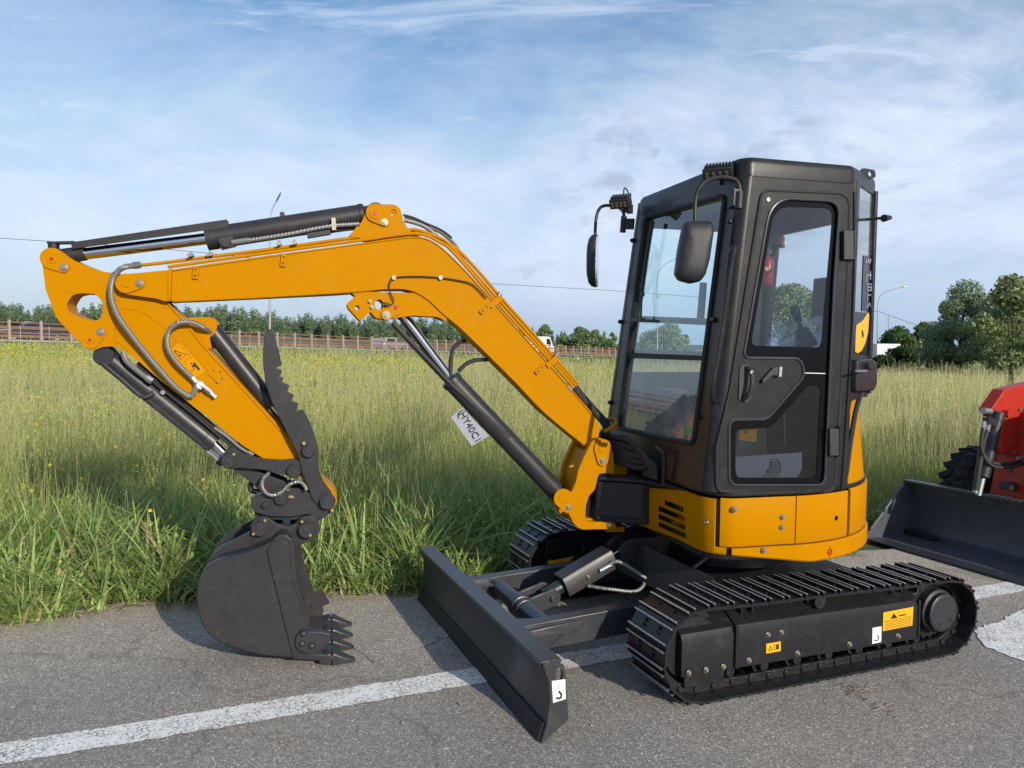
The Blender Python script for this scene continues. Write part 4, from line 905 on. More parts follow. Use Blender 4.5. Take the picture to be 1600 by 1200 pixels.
# top lug
q=MB().mat(M['yellow']); hl=[(pb.p(615,330.5)[0]+.015*math.cos(R(g)),pb.p(615,330.5)[1]+.015*math.sin(R(g))) for g in range(0,360,20)]
lug=fillet(pb.P([(545,368),(552,360),(566,345),(574,324),(584,318),(617,318),(626,324),(631,344),(638,356),(650,366),(668,372),(600,378)]),[0,.06,.06,.03,.05,.05,.04,.02,.05,.05,0,0],5)
for c0,c1 in((-.022,-.044),(-.132,-.154)): q.prism(pb,lug,c0,c1,[hl])
q.tear(pb.off(-.022),(586,333),.045,(601,346),.024,0,.012)
q.build('cylinder_lug',boom,.003)
q=MB().mat(M['red']); q.disc(pb,586,333,.011,-.010,-.004); q.mat(M['yellow']); q.disc(pb,586,333,.026,-.010,-.006); q.bolt(pb.off(-.010),601,347,.012); q.build('pin',boom)
# lower bracket
br=fillet(pb.P([(545,455),(556,462),(542,474),(544,481),(563,502),(579,487),(586,496),(600,499.5),(625,496),(645,493),(683,495),(700,502),(690,485),(660,458)]),[0,.01,.01,.01,.008,.004,.03,.03,.02,.03,.02,0,0,0],4)
hl1=[(pb.p(558,481)[0]+.012*math.cos(R(g)),pb.p(558,481)[1]+.012*math.sin(R(g))) for g in range(0,360,30)]
hc_=pb.p(592.5,476); hl2=[(hc_[0]+.020*math.cos(R(g))*(1.1),hc_[1]+.026*math.sin(R(g))) for g in range(0,360,24)]
q=MB().mat(M['yellow'])
for c0,c1 in((.0,-.022),(-2*Wb+.022,-2*Wb)): q.prism(pb.off(-.003),br,c0,c1,[hl1,hl2])
q.tear(pb,(619,480),.036,(604,492),.026,0,.008)
q.build('lower_bracket',boom,.002)
q=MB().mat(M['red']); q.disc(pb,619,480,.010,.008,.015); q.bolt(pb.off(.006),604,492,.014); q.bolt(pb,578,471,.007,.0); q.bolt(pb,581,480,.007,.0); q.build('pin',boom)
# fork plates at the arm end
fk=fillet(PB(.112).P([(262,422),(187,429),(181,443),(190,459),(246,467),(255,470),(262,471)]),[0,.045,.05,.05,.02,0,0],7)
q=MB().mat(M['yellow'])
q.prism(PB(.112),fk,0,-.024); q.prism(PB(-.088),fk,0,-.024)
q.prism(PB(.1125),PB(.1125).P([(262,422),(268,419),(266,470),(262,471)]),-.001,-.03)
q.tear(PB(.112),(197,443),.045,(218,443),.024,0,.010)
q.bolt(PB(.122),218,443,.013); q.disc(PB(.122),197,443,.018,0,.003)
q.build_split('fork_plate',boom,.15,bevel=.003)
# small bolted lugs
for x,y,a_ in((306,426,-.1),(443,407,-.1),(757,483,.95),(843,577,.95)):
    q=MB().mat(M['yellow']); c_0=pb.p(x,y); ca,sa=math.cos(a_+math.pi/2),math.sin(a_+math.pi/2)
    ca,sa=(ca,sa) if a_<0 else (math.cos(.75),math.sin(.75))
    pts=[(c_0[0]+u_*ca-v_*sa,c_0[1]+u_*sa+v_*ca) for u_,v_ in((-.030,-.012),(.030,-.012),(.030,.012),(-.030,.012))]
    q.prism(pb,pts,.0,.012); q.mat(M['black'])
    for u_ in(-.015,.015): a2,b2=c_0[0]+u_*ca,c_0[1]+u_*sa; q.cyl(pb.at(a2,b2,.012),pb.at(a2,b2,.0128),.005,10)
    q.build('hose_clip_lug',boom,.001)
# pipes along the top
def off_up(pts,c): return [PB(c).hit(x,y) for x,y in pts]
q=MB().mat(M['yellow'])
q.tube(off_up([(218,414.5),(260,410),(330,401),(440,387),(540,373),(600,366),(640,359),(655,360),(688,372),(702,382),(730,413),(770,458),(815,508),(860,558),(900,603)],.055),.0085,10,5)
q.tube(off_up([(262,417),(330,407.5),(440,392),(560,376),(650,365),(690,380),(706,392),(740,430),(790,488),(850,553),(895,604)],.080),.0085,10,5)
q.tube(off_up([(640,359),(700,380),(735,410),(790,473),(850,540),(903,600)],.015),.0085,10,5)
q.build('steel_pipe',boom)
q=MB().mat(M['zinc'])
for x,y in((298,399),(328,398),(436,381),(460,380)): q.boxp(PB(.07).hit(x-4,y+1),PB(.07).hit(x+4,y-1),(0,0,1),.016,.05); q.cyl(PB(.07).hit(x,y),PB(.07).hit(x,y-5),.006,6)
q.mat(M['yellow'])
for x,y in((771,473),(859,566)): q.boxp(PB(.06).hit(x-7,y+6),PB(.06).hit(x+9,y-8),Bn,.075,.028)
q.mat(M['zinc']); q.cyl(PB(.04).hit(777,464),PB(.04).hit(782,458),.012,8); q.cyl(PB(.03).hit(868,556),PB(.03).hit(873,550),.010,8); q.build_split('pipe_clamp',boom,.05)
q=MB().mat(M['hose_grey'])
q.tube(off_up([(632,344),(645,347),(660,352),(675,362),(684,372)],.04),.012,10,6); q.tube(off_up([(632,338),(650,343),(668,354),(690,364),(712,384),(725,408),(740,425),(757,446)],.0),.009,8,6)
q.mat(M['hose_black']); q.tube(off_up([(630,336),(645,340),(665,349),(690,360),(706,372)],.05),.006,8,6)
q.tube(off_up([(520,352),(548,351),(562,353)],.06),.008,8); q.build_split('hose',boom)
q=MB().mat(M['hose_black']); q.tube([PB(Wb+.012).hit(x,y) for x,y in[(606,477),(612,476),(615,470),(612,462),(608,452),(609,443),(616,434),(650,432),(688,434),(720,439),(735,443),(745,450),(760,466)]],.0035,6,6)
q.mat(M['zinc']); q.disc(pb,615,434,.011,0,.018,10); q.disc(pb,688,434,.011,0,.018,10); q.mat(M['black']); q.boxp(PB(Wb+.01).hit(600,474),PB(Wb+.01).hit(609,477),Bn,.02,.014); q.build('sensor_cable',boom)
# sleeve of hoses down to the cab foot
q=MB().mat(M['hose_black'])
for c,dx in((.03,0),(-.03,4),(.0,9),(-.07,12)):
    q.tube([PB(c).hit(x+dx*.3,y) for x,y in[(893,601),(905,617),(925,640),(945,664)]]+[Hf.w(v) for v in((.70,-.08+c,1.03),(.66,.05+c,1.05-dx*.003),(.625,.20+c,.99),(.605,.27+c,.92),(.60,.28+c,.872))],.017,10,6)
for k in range(5): q.tube([Hf.w(v) for v in((.75,-.12,1.06-k*.028),(.70,.0,1.05-k*.03),(.64,.13+.02*k,1.03-k*.03),(.605,.215+.024*k,.95),(.60,.23+.026*k,.872))],.014,8,6)
q.build('hose_bundle',root)
q=MB().mat(M['steel']); q.cyl(PB(.05).hit(888,598),PB(.05).hit(895,606),.014,10); q.cyl(PB(.08).hit(886,603),PB(.08).hit(892,610),.013,10); q.build_split('hose_fitting',boom,.02); q=MB().mat(M['yellow']); q.tube([PB(.06).hit(944,674),PB(.08).hit(957,667),PB(.05).hit(963,661),PB(-.02).hit(961,656),PB(-.08).hit(950,655)],.010,8,6); q.build('hose_ring',boom)
# ---- kingpost (swing bracket)
kp=.145; pk=PB(kp)
kpx=[(924,691),(930,686),(938,684.5),(948,688),(954,697),(959,709),(960,740),(936,740),(933,752),(930,765),(920,776),(916,790),(915,808),(918,815),(926,816),(958,815),(963,820),(962,827),(912,828),(904,826),(896,818),(887,800),(874,784),(882,764),(893,770),(900,752),(903,736),(912,715)]
kpf=fillet(pk.P(kpx),[.02,.02,.02,.03,.03,.02,.01,.02,.02,.03,.03,.02,.01,.02,.02,.01,.01,.01,.03,.02,.01,.01,.05,.05,.01,.03,.02,.02],5)
q=MB().mat(M['yellow']); q.prism(pk,kpf,0,-.045); q.prism(PB(-kp+.045),kpf,0,-.045)
q.prism(pk,pk.P([(905,745),(921,706),(940,704),(944,735),(925,742),(914,776),(905,800)]),-.045,-.245)
q.prism(pk,pk.P([(900,815),(912,812),(955,816),(960,826),(912,827)]),-.045,-.245)
q.boxp(PB(0).hit(945,735),PB(0).hit(972,735),Bn,.16,.09); q.boxp(PB(0).hit(940,822),PB(0).hit(968,822),Bn,.16,.03)
q.boxp(pk.off(-.06).hit(889,730),pk.off(-.06).hit(896,727),(0,0,1),.012,.02)
king=q.build('swing_bracket',root,.004)
q=MB().mat(M['yellow']); q.tear(pk,(941,700),.048,(941,719),.030,0,.012); q.tear(pk,(879,778),.05,(888,793),.028,0,.010)
q.disc(pk.off(.012),941,700,.022,0,.003); q.disc(pk.off(.010),879,778,.022,0,.003); q.bolt(pk.off(.010),941,720,.013); q.bolt(pk.off(.008),888,793,.012); q.build_split('pin_plate',king,.05,bevel=.002)
q=MB(); q.bolt(pk,951,820,.009); q.build('bolt',king)
q=MB().mat(M['black']); q.cyl(Hf.w((.80,-.07,.60)),Hf.w((.80,-.07,.84)),.055,24); q.build('swing_pin',king)
# ---- boom cylinder
c0=bw(879,778); cT=bw(619,480)
c1=bw(704,593)
q=MB().mat(M['grey']); q.cyl(c0+(c1-c0).normalized()*.04,c1,.052,32,ch=.006); q.cyl(c0+Bn*.07,c0-Bn*.07,.045,24)
dcy=(c1-c0).normalized(); q.cyl(c1-dcy*.03,c1+dcy*.005,.056,32,ch=.004); q.cyl(c1-dcy*.30,c1-dcy*.285,.054,32)
bc=q.build('boom_cylinder',root,.0)
q=MB().mat(M['chrome']); q.cyl(c1,cT,.027,28); q.build('rod',bc)
q=MB().mat(M['grey']); q.cyl(cT+Bn*.06,cT-Bn*.06,.04,24); q.cyl(cT,cT+(c1-cT).normalized()*.06,.036,24,r2=.03); q.build('rod_end',bc)
# rod guard channel
g0=bw(606,497,.0);g1=bw(800,688,.0); dg_=(g1-g0).normalized(); gn=dg_.cross(Bn).normalized(); gn=gn if gn.x<0 else -gn
q=MB().mat(M['grey']); G0=PB(0).hit(613,505);G1=PB(0).hit(807,690)
q.loft([[p+Bn*a+gn*b_ for a,b_ in((-.055,-.010),(-.055,.004),(-.045,.012),(.045,.012),(.055,.004),(.055,-.010),(.050,-.010),(.050,.002),(-.050,.002),(-.050,-.010))] for p in(G0,PB(0).hit(700,597),PB(0).hit(793,682))])
q.boxp(PB(0).hit(774,672),PB(0).hit(806,692),Bn,.10,.008); q.build('rod_guard',bc)
q=MB().mat(M['hose_black']); q.tube([PB(.02).hit(x,y) for x,y in[(704,596),(704,570),(707,548),(716,536),(728,533)]],.011,8); q.tube([PB(.03).hit(x,y) for x,y in[(716,580),(728,569),(742,563),(762,562)]],.011,8); q.build_split('hose',bc)
# paper tag
tg=PB(.03); t1=thing('paper_tag','white rectangular paper tag lettered HY40C1 hanging from the lower boom cylinder guard','tag',tg.hit(738,660))
q=MB().mat(M['cardgrey']); q.prism(tg,tg.P([(705,652),(722,637),(764,681),(737,697)]),0,.0015); q.build('card',t1)
q=MB().mat(M['labelblack']); A_=Vector(tg.p(724,641));B_=Vector(tg.p(749,684)); an=math.atan2((B_-A_).y,(B_-A_).x); [put_text(q,tg,'HY40C1',A_.x-.015*math.sin(-an)-.012+dx_,A_.y-.018+dy_,.052,an,.0022+k_*.0002) for k_,(dx_,dy_) in enumerate(((0,0),(.0018,.0010),(-.0012,-.0014)))]; q.build('lettering',t1,smooth=False)
q=MB().mat(M['black']); q.tube([tg.hit(716,655),tg.off(.01).hit(717,646),tg.off(.02).hit(724,640)],.0025,6); q.build('cable_tie',t1)
# ------------------------------------------------------------------ arm (dipper)
Wa=.072; pa_=PB(Wa)
arm_px=[(65,404),(66,393),(74,388),(88,388),(97,394),(112,405.6),(129,413),(157,424),(176,426),(200,430),(240,455),(259,471),(285,495.6),(303,518),(326,546),(334,554),(360,582),(400,626),(450,680),(468,712),(495,742),(517,760),(525,768),(527,784),(520,795),(508,797),(498,790),(470,745),(412.5,717),(379,696),(330,655),(270,610),(225,571),(191,546),(180,541),(160,542),(148,547),(134,545),(126,537),(88,497),(71,452)]
hole=fillet(pa_.P([(104,475),(113,461),(126,458),(149,459),(161,473),(160,493),(150,502.5),(127,497),(107,487)]),[.02,.03,.02,.03,.03,.03,.03,.03,.02],4)
rr_=[.03,.03,.03,.03,.03,.06,.06,.06]+[0]*12+[.02,.03,.03,.03,.03,.02,.05]+[0]*6+[.02,.02,.03,.03,.03,.02,.1,.1]
rr_=rr_[:len(arm_px)]+[0]*(len(arm_px)-len(rr_))
q=MB().mat(M['yellow']); q.prism(pa_,fillet(pa_.P(arm_px),rr_,4),0,-2*Wa,[hole])
# reinforcing side plate line
q.tube([PB(Wa).hit(x,y) for x,y in[(188,482),(215,485),(240,499),(262,516),(300,560)]],.003,6,4); q.tube([PB(Wa).hit(x,y) for x,y in[(181,460),(180,532),(186,535),(200,548)]],.003,6,3)
q.tube([PB(Wa+.001).hit(x,y) for x,y in[(262,474),(285,499),(303,522),(326,550),(360,586),(400,630),(448,684)]],.005,6,3)
arm=q.build('arm',root,.005)
q=MB().mat(M['yellow']); q.tear(pa_,(81,404),.048,(100,418),.024,0,.008); q.tear(pa_,(141,531),.042,(157,519),.026,0,.008)
q.disc(pa_.off(.008),81,404,.022,0,.003);q.disc(pa_.off(.008),141,531,.020,0,.003)
q.mat(M['red']); q.disc(pa_.off(.008),81,404,.0075,.003,.008,12); q.disc(pa_.off(.008),141,531,.007,.003,.008,12); q.bolt(pa_.off(.008),100,418,.013); q.bolt(pa_.off(.008),157,519,.013); q.build_split('pin_plate',arm,.08,bevel=.001)
q=MB().mat(M['yellow']); lg=fillet(pa_.P([(283,498),(300,495.5),(330,495.5),(340,508),(333,522),(326,527),(330,545),(320,545)]),[0,.02,.035,.04,.03,.02,0,0],5)
for c0_,c1_ in((-.022,-.036),(-.108,-.122)): q.prism(pa_,lg,c0_,c1_)
q.cyl(pa_.off(-.015).hit(326,509),pa_.off(-.022).hit(326,509),.022,20); q.build('thumb_cylinder_lug',arm,.002)
q=MB().mat(M['yellow']); q.prism(pa_,pa_.P([(333,576),(342,577),(350,592),(342,600),(325,585)]),0,.006); q.mat(M['black'])
for x,y in((334,579),(344,581),(347,591),(339,598)): q.disc(pa_,x,y,.004,.006,.0066,8)
q.build('nameplate_pad',arm,.001)
# warning label on arm
q=MB().mat(M['labelpaint']); q.prism(pa_,pa_.P([(258,550),(281,533),(323,579),(302,594)]),0,.001)
q.mat(M['labelblack'])
def ln(mb,pl,pts,r=.0012): mb.tube([pl.hit(x,y) for x,y in pts],r,5,1,False)
p2_=pa_.off(.0015); ln(q,p2_,[(272,547.5),(292.5,554.5),(282,562),(272,547.5)],.0018); ln(q,p2_,[(258,550),(281,533),(323,579),(302,594),(258,550)],.0006)
ln(q,p2_,[(287,566),(297,558)],.0006)
q.prism(p2_,p2_.P([(279,553),(284,555),(281,558)]),0,.0006); q.prism(p2_,p2_.P([(301,568),(304,566),(313,577),(310,579)]),0,.0006); q.prism(p2_,p2_.P([(299,572),(303,569),(305,573),(301,574)]),0,.0006); ln(q,p2_,[(298,580),(304,577),(303,574)],.0014)
q.disc(p2_,299,568,.004,0,.0006,10); q.build('warning_label',arm)
# hoses on arm
q=MB().mat(M['hose_grey']); ha=PB(Wa+.045)
q.tube([PB(.09).hit(213,415)]+[PB(.135).hit(x,y) for x,y in[(196,417),(184,424),(175,437),(173,460),(180,485),(195,510)]]+[PB(.115).hit(x,y) for x,y in[(222,545),(250,578),(275,605)]]+[PB(.10).hit(295,620)],.0125,12,8)
q.tube([PB(.02).hit(333,523)]+[PB(.09).hit(318,512),PB(.11).hit(300,504),PB(.12).hit(278,505),PB(.12).hit(263,519),PB(.12).hit(262,542),PB(.115).hit(275,565),PB(.11).hit(300,590)],.0115,12,8)
q.tube([PB(.085).hit(192,549),PB(.085).hit(197,563),PB(.085).hit(212,577),PB(.08).hit(230,591)],.013,10,6)
q.mat(M['steel']); q.cyl(PB(.10).hit(209,415),PB(.075).hit(218,414),.016,8); q.cyl(PB(.10).hit(293,619),PB(.10).hit(301,618),.012,8)
q.cyl(PB(.08).hit(229,590),PB(.08).hit(238,596),.016,6); q.cyl(PB(.04).hit(331,521),PB(.0).hit(338,530),.014,8); q.build_split('hose',arm)
q=MB().mat(M['steel']); v=PB(.10)
def fit(a,b_,r): q.cyl(v.hit(*a),v.hit(*b_),r,6)
fit((300,590),(308,599),.013); fit((306,597),(318,606),.018); fit((318,604),(330,614),.014); fit((326,611),(337,621),.010); fit((310,602),(302,614),.015); fit((304,612),(297,620),.012); q.cyl(v.off(-.03).hit(313,602),v.off(.02).hit(313,602),.018,12); q.cyl(v.off(.02).hit(318,603),v.off(.035).hit(318,603),.008,8); q.build('shutoff_valve',arm)
# ---- arm cylinder on top
t0=bw(90,402);t1_=bw(586,333); tb=bw(338,371)
q=MB().mat(M['grey']); dt=(t1_-tb).normalized(); q.cyl(tb-dt*.04,t1_-dt*.055,.054,36,ch=.005); q.cyl(t1_-dt*.085,t1_-dt*.05,.057,36,ch=.008,r2=.057); q.cyl(tb-dt*.045,tb+dt*.005,.056,36); q.cyl(t1_+Bn*.055,t1_-Bn*.055,.045,24); q.cyl(t1_-dt*.06,t1_,.042,20); q.disc(PB(.055),353,380,.020,-.02,.02,14); q.boxp(PB(.035).hit(344,382),PB(.035).hit(366,377),Bn,.05,.05)
q.cyl(PB(0).hit(441,343),PB(0).hit(441,334),.009,10); q.disc(PB(0),441,335,.012,-.01,.01,12)
ac=q.build('arm_cylinder',root)
q=MB().mat(M['chrome']); q.cyl(tb,t0,.027,28); q.build('rod',ac)
q=MB().mat(M['grey']); q.cyl(t0+Bn*.06,t0-Bn*.06,.038,22); q.cyl(t0,t0+dt*.12,.036,22,r2=.034); q.boxp(PB(0).hit(70,403),PB(0).hit(98,402),Bn,.06,.05) ; q.build('rod_end',ac)
q=MB().mat(M['black']); q.boxp(PB(0).hit(112,382),PB(0).hit(356,346),Bn,.09,.006); q.boxp(PB(.043).hit(112,384),PB(.043).hit(356,350),Bn,.005,.030); q.boxp(PB(-.043).hit(112,384),PB(-.043).hit(356,350),Bn,.005,.030); q.boxp(PB(0).hit(76,380),PB(0).hit(118,379),Bn,.05,.010); q.cyl(PB(0).hit(84,388),PB(0).hit(84,380),.024,16); q.build('rod_guard',ac)
q=MB().mat(M['hose_grey']); q.tube([PB(.065).hit(x,y) for x,y in[(364,379),(400,374),(450,366),(490,358),(520,353),(545,351),(562,350)]],.0105,10); q.mat(M['steel']); q.cyl(PB(.062).hit(362,379),PB(.065).hit(390,375),.013,8); q.mat(M['zinc']); q.boxp(PB(.06).hit(521,341),PB(.06).hit(522,360),Bn,.03,.02)
q.mat(M['black']); q.boxp(PB(.05).hit(480,369),PB(.05).hit(516,363),Bn,.05,.02); q.tube([PB(.04).hit(x,y) for x,y in[(500,365),(530,360),(556,357)]],.008,8); q.build_split('hose',ac)
# ---- bucket cylinder under the arm
b0=bw(166,556); b1=bw(335,693); bx1=bw(358,716)
q=MB().mat(M['grey']); db=(b1-b0).normalized(); q.cyl(b0-db*.02,b1,.047,32,ch=.006); q.cyl(b0+Bn*.05,b0-Bn*.05,.045,20); q.cyl(b1-db*.05,b1+db*.004,.050,32,ch=.003)
q.tube([PB(.05).hit(156,561),PB(.06).hit(166,573),PB(.06).hit(190,593),PB(.06).hit(215,615),PB(.06).hit(228,620),PB(.05).hit(240,613)],.012,10,5); q.cyl(PB(.0).hit(160,558),PB(.065).hit(155,562),.020,12)
q.mat(M['steel']); q.disc(PB(.05),255,613,.011,-.01,.012,10)
bcl=q.build('bucket_cylinder',root)
q=MB().mat(M['chrome']); q.cyl(b1,bx1,.022,20); q.build('rod',bcl)
q=MB().mat(M['grey']); q.boxp(PB(-.0).hit(164,572),PB(0).hit(325,703),Bn,.085,.006); q.boxp(PB(.04).hit(166,568),PB(.04).hit(327,699),Bn,.005,.03); q.mat(M['steel']); q.boxp(PB(0).hit(325,703),PB(0).hit(344,718),Bn,.07,.008); q.mat(M['black']); q.boxp(PB(0).hit(342,717),PB(0).hit(350,723),Bn,.06,.04); q.build('rod_guard',bcl)
q=MB().mat(M['hose_black']); 
for c_,dy in((.03,0),(.045,5),(-.02,-3)): q.tube([PB(c_).hit(x,y+dy) for x,y in[(215,570),(250,600),(300,640),(350,682),(392,716)]],.009,8,6)
q.mat(M['hose_grey']); q.tube([PB(.05).hit(x,y) for x,y in[(335,668),(355,682),(375,699),(392,709)]],.009,8,5); q.mat(M['steel']); q.cyl(PB(.05).hit(388,706),PB(.05).hit(396,711),.013,6); q.build_split('hose',bcl)
# ---- thumb cylinder
k0=bw(326,509,0);k1=bw(420,628,0); 
q=MB().mat(M['grey']); dk=(k1-k0).normalized(); kb=bw(340,527); q.cyl(k0+dk*.02,kb+dk*.42,.043,32,ch=.006); q.cyl(k0+Bn*.034,k0-Bn*.034,.035,18); tcyl=q.build('thumb_cylinder',root)
q=MB().mat(M['chrome']); q.cyl(kb+dk*.41,bw(462,681),.020,18); q.build('rod',tcyl)
q=MB().mat(M['galv']); 
# grey strip along arm's upper edge (hose cover)
q.boxp(PB(0).hit(336,561),PB(0).hit(446,682),Bn,.10,.012); q.build('wear_strip',arm)
# ---- thumb
th_px=[(417,515),(424,514),(430,530),(436,550),(440,571),(432,574),(441,580),(437,588),(443,590),(441,597),(452,602),(449,612),(459,617),(456,626),(466,630),(464,640),(474,641),(480,652),(489,672),(497,700),(498,735),(504,750),(517,768),(522,783),(515,795),(500,795),(488,780),(472,740),(466,710),(455,690),(440,660),(425,630),(415,600),(411,570),(411,545),(413,525)]
q=MB().mat(M['grey'])
def thumb_plate(c):
    pl=PB(c); q.prism(pl,fillet(pl.P(th_px),[.01,.01]+[0]*17+[.03]*4+[.04,.04,.03,.03,.03,.05]+[.02]*7,3),0,-.020)
thumb_plate(.135); thumb_plate(-.115)
# visible far plate and cross bars
for x,y in((440,640),(455,668),(430,600)): q.cyl(PB(.12).hit(x,y),PB(-.08).hit(x,y),.02,16)
q.prism(PB(.115),PB(.115).P([(420,530),(427,530),(434,560),(428,566),(420,566)]),0,-.19); q.prism(PB(.115),PB(.115).P([(478,660),(485,668),(490,700),(484,700)]),0,-.19)
thb=q.build('thumb',root,.004)
for x,y,r_ in((482,704,.030),(511,783,.036)):
    q=MB().mat(M['cast']); q.disc(PB(.135),x,y,r_*1.15,-.0,.010,28); q.disc(PB(.135),x,y,r_,.010,.030,28,ch=.004); q.mat(M['black']); q.disc(PB(.165),x,y,r_*.62,0,.002,20); q.mat(M['cast']); q.disc(PB(.167),x,y,r_*.5,0,.003,18); q.mat(M['brass'])
    gx,gy_=(475,692) if x<500 else (519,796); q.disc(PB(.14),gx,gy_,.008,0,.022,8); q.build('pin',thb)
q=MB().mat(M['hose_grey']); q.tube([PB(.165).hit(x,y) for x,y in[(421,738),(411,749),(410,761),(417,771),(428,774),(440,769),(453,757),(467,753),(475,758),(479,766)]],.0085,10,8); q.build('hose',thb)
# ---- link plates
q=MB().mat(M['grey'])
lk=fillet(PB(.125).P([(347,712),(352,702),(362,699),(372,706),(390,713),(410,717),(440,719),(460,717),(471,724),(473,735),(465,746),(450,744),(425,736),(400,733),(372,731),(360,733),(350,727)]),[.03,.03,.03,.03,.04,.04,.04,.03,.03,.03,.03,.03,.04,.04,.03,.03,.03],4)
q.prism(PB(.125),lk,0,-.024); q.prism(PB(-.100),lk,0,-.024)
lko=q.build('side_link',root,.002)
for x,y,r_,gx,gy_ in((358,719,.034,366,709),(459,735,.032,457,748)):
    q=MB().mat(M['cast']); q.disc(PB(.125),x,y,r_*1.1,0,.010,28); q.disc(PB(.125),x,y,r_,.010,.028,28,ch=.004); q.mat(M['black']); q.disc(PB(.153),x,y,r_*.62,0,.002,20); q.mat(M['cast']); q.disc(PB(.155),x,y,r_*.5,0,.003,18); q.mat(M['brass']); q.disc(PB(.13),gx,gy_,.006,0,.014,8); q.build('pin',lko)
q=MB().mat(M['grey']); 
hlk=fillet(PB(.06).P([(356,708),(366,716),(400,735),(445,752),(455,775),(440,790),(425,783),(395,755),(362,731),(350,722)]),.02,4)
q.prism(PB(.075),hlk,0,-.02); q.prism(PB(-.055),hlk,0,-.02); q.prism(PB(.055),PB(.055).P([(380,735),(430,752),(425,765),(392,748)]),0,-.11); q.build('bucket_link',root,.003)
# ---- quick coupler
q=MB().mat(M['grey'])
qc=fillet(PB(.12).P([(392,779),(410,772),(440,762),(470,764),(500,778),(524,778),(518,800),(505,810),(492,812),(484,802),(455,807),(420,806),(398,800),(392,792)]),[.01,.03,.03,.03,.03,.03,.03,.02,.02,.03,.05,.05,.02,.01],5)
q.prism(PB(.125),qc,0,-.022); q.prism(PB(-.103),qc,0,-.022); q.prism(PB(.10),PB(.10).P([(394,780),(440,772),(455,800),(400,798)]),0,-.2); q.prism(PB(.10),PB(.10).P([(470,780),(510,785),(505,805),(475,800)]),0,-.2)
q.tube([PB(.02).hit(x,y) for x,y in[(402,768),(393,766),(391,757),(396,752)]],.014,8); q.cyl(PB(.12).hit(405,824),PB(-.12).hit(405,824),.03,18); q.cyl(PB(.12).hit(480,826),PB(-.12).hit(480,826),.03,18)
q.prism(PB(.09),PB(.09).P([(398,798),(500,800),(492,832),(470,835),(462,812),(425,812),(418,832),(398,832)]),0,-.18)
qo=q.build('quick_coupler',root,.003)
for x,y,r_,gx,gy_ in((440,778,.032,456,776),(415,788,.017,408,780)):
    q=MB().mat(M['cast']); q.disc(PB(.125),x,y,r_,0,.026,26,ch=.004); q.mat(M['black']); q.disc(PB(.151),x,y,r_*.62,0,.002,20); q.mat(M['cast']); q.disc(PB(.153),x,y,r_*.5,0,.003,18)
    if r_>.02: q.mat(M['brass']); q.boxp(PB(.14).hit(451,776),PB(.14).hit(459,776),Bn,.012,.012); q.cyl(PB(.14).hit(448,766),PB(.14).hit(452,765),.006,8)
    q.build('pin',qo)
# ---- bucket
BW=.27
q=MB().mat(M['grey'])
sh_px=[(457,1028),(440,1027),(400,1022),(362,1011),(337,1000),(320,983),(310,960),(307,935),(309,912),(318,892),(340,877),(365,869),(392,861),(425,846)]
pB=PB(BW)
shell=[Vector(p) for p in pB.P(sh_px)]; sm=cat(shell,4); 
inn=[]
for i,p in enumerate(sm):
    t_=(sm[min(i+1,len(sm)-1)]-sm[max(i-1,0)]).normalized(); inn.append(p+Vector((t_.y,-t_.x))*.014)
q.prism(pB,[(p.x,p.y) for p in sm]+[(p.x,p.y) for p in reversed(inn)],0,-2*BW)
side_px=sh_px+[(432,840),(447,836),(457,842),(461,856),(461,874),(466,915),(477,948),(487,980),(498,1000),(505,1012),(500,1028)]
sp2=fillet(pB.P(side_px),[0]*len(sh_px)+[0,.02,.03,.03,.05,.08,.05,.02,.02,.02,.01],5)
q.prism(pB.off(.001),sp2,0,-.016); q.prism(pB.off(-2*BW-.001),sp2,.016,0)
# lip plate
lp=pB.P([(458,1021),(507,1022),(528,1026),(528,1034),(458,1030)]); q.prism(pB,lp,.004,-2*BW-.004)
bk=q.build('bucket',root,.005)
# reinforcement plate on the side
q=MB().mat(M['grey']); rp2=fillet(pB.P([(417,862),(424,848),(440,842),(452,848),(454,870),(457,905),(468,940),(480,975),(487,990),(480,1000),(470,1005),(468,1020),(458,1028)]),[.03,.04,.04,.03,.05,.06,.05,.02,.01,.01,.01,0,0],4)
q.prism(pB,rp2,.0,.013); q.build('side_plate',bk,.004)
q=MB().mat(M['cast']); sc=fillet(pB.P([(464,988),(474,982),(500,983),(516,986),(516,997),(510,1004),(500,1013),(485,1017),(468,1014),(461,1004)]),[.02,.02,.01,.01,.01,.01,.01,.02,.02,.02],4)
q.prism(pB,sc,.013,.034)
for x,y in((474,990),(472,1005.5),(487,1009)): q.rev(pB.off(.034).hit(x,y),pB.off(.05).hit(x,y),[(0,.017),(.006,.016),(.012,.010),(.015,.004)],16)
q.build('side_cutter',bk,.004)
q=MB().mat(M['cast']); pF=pB.off(-2*BW); s2=fillet(pF.P([(480,925),(505,925),(515,943),(495,950)]),.004,3); q.prism(pF,s2,.004,-.02)
for x,y in((478,932),(475,944),(489,947)): q.disc(pF.off(.018),x,y,.010,0,.010,12)
q.build('side_cutter',bk,.003)
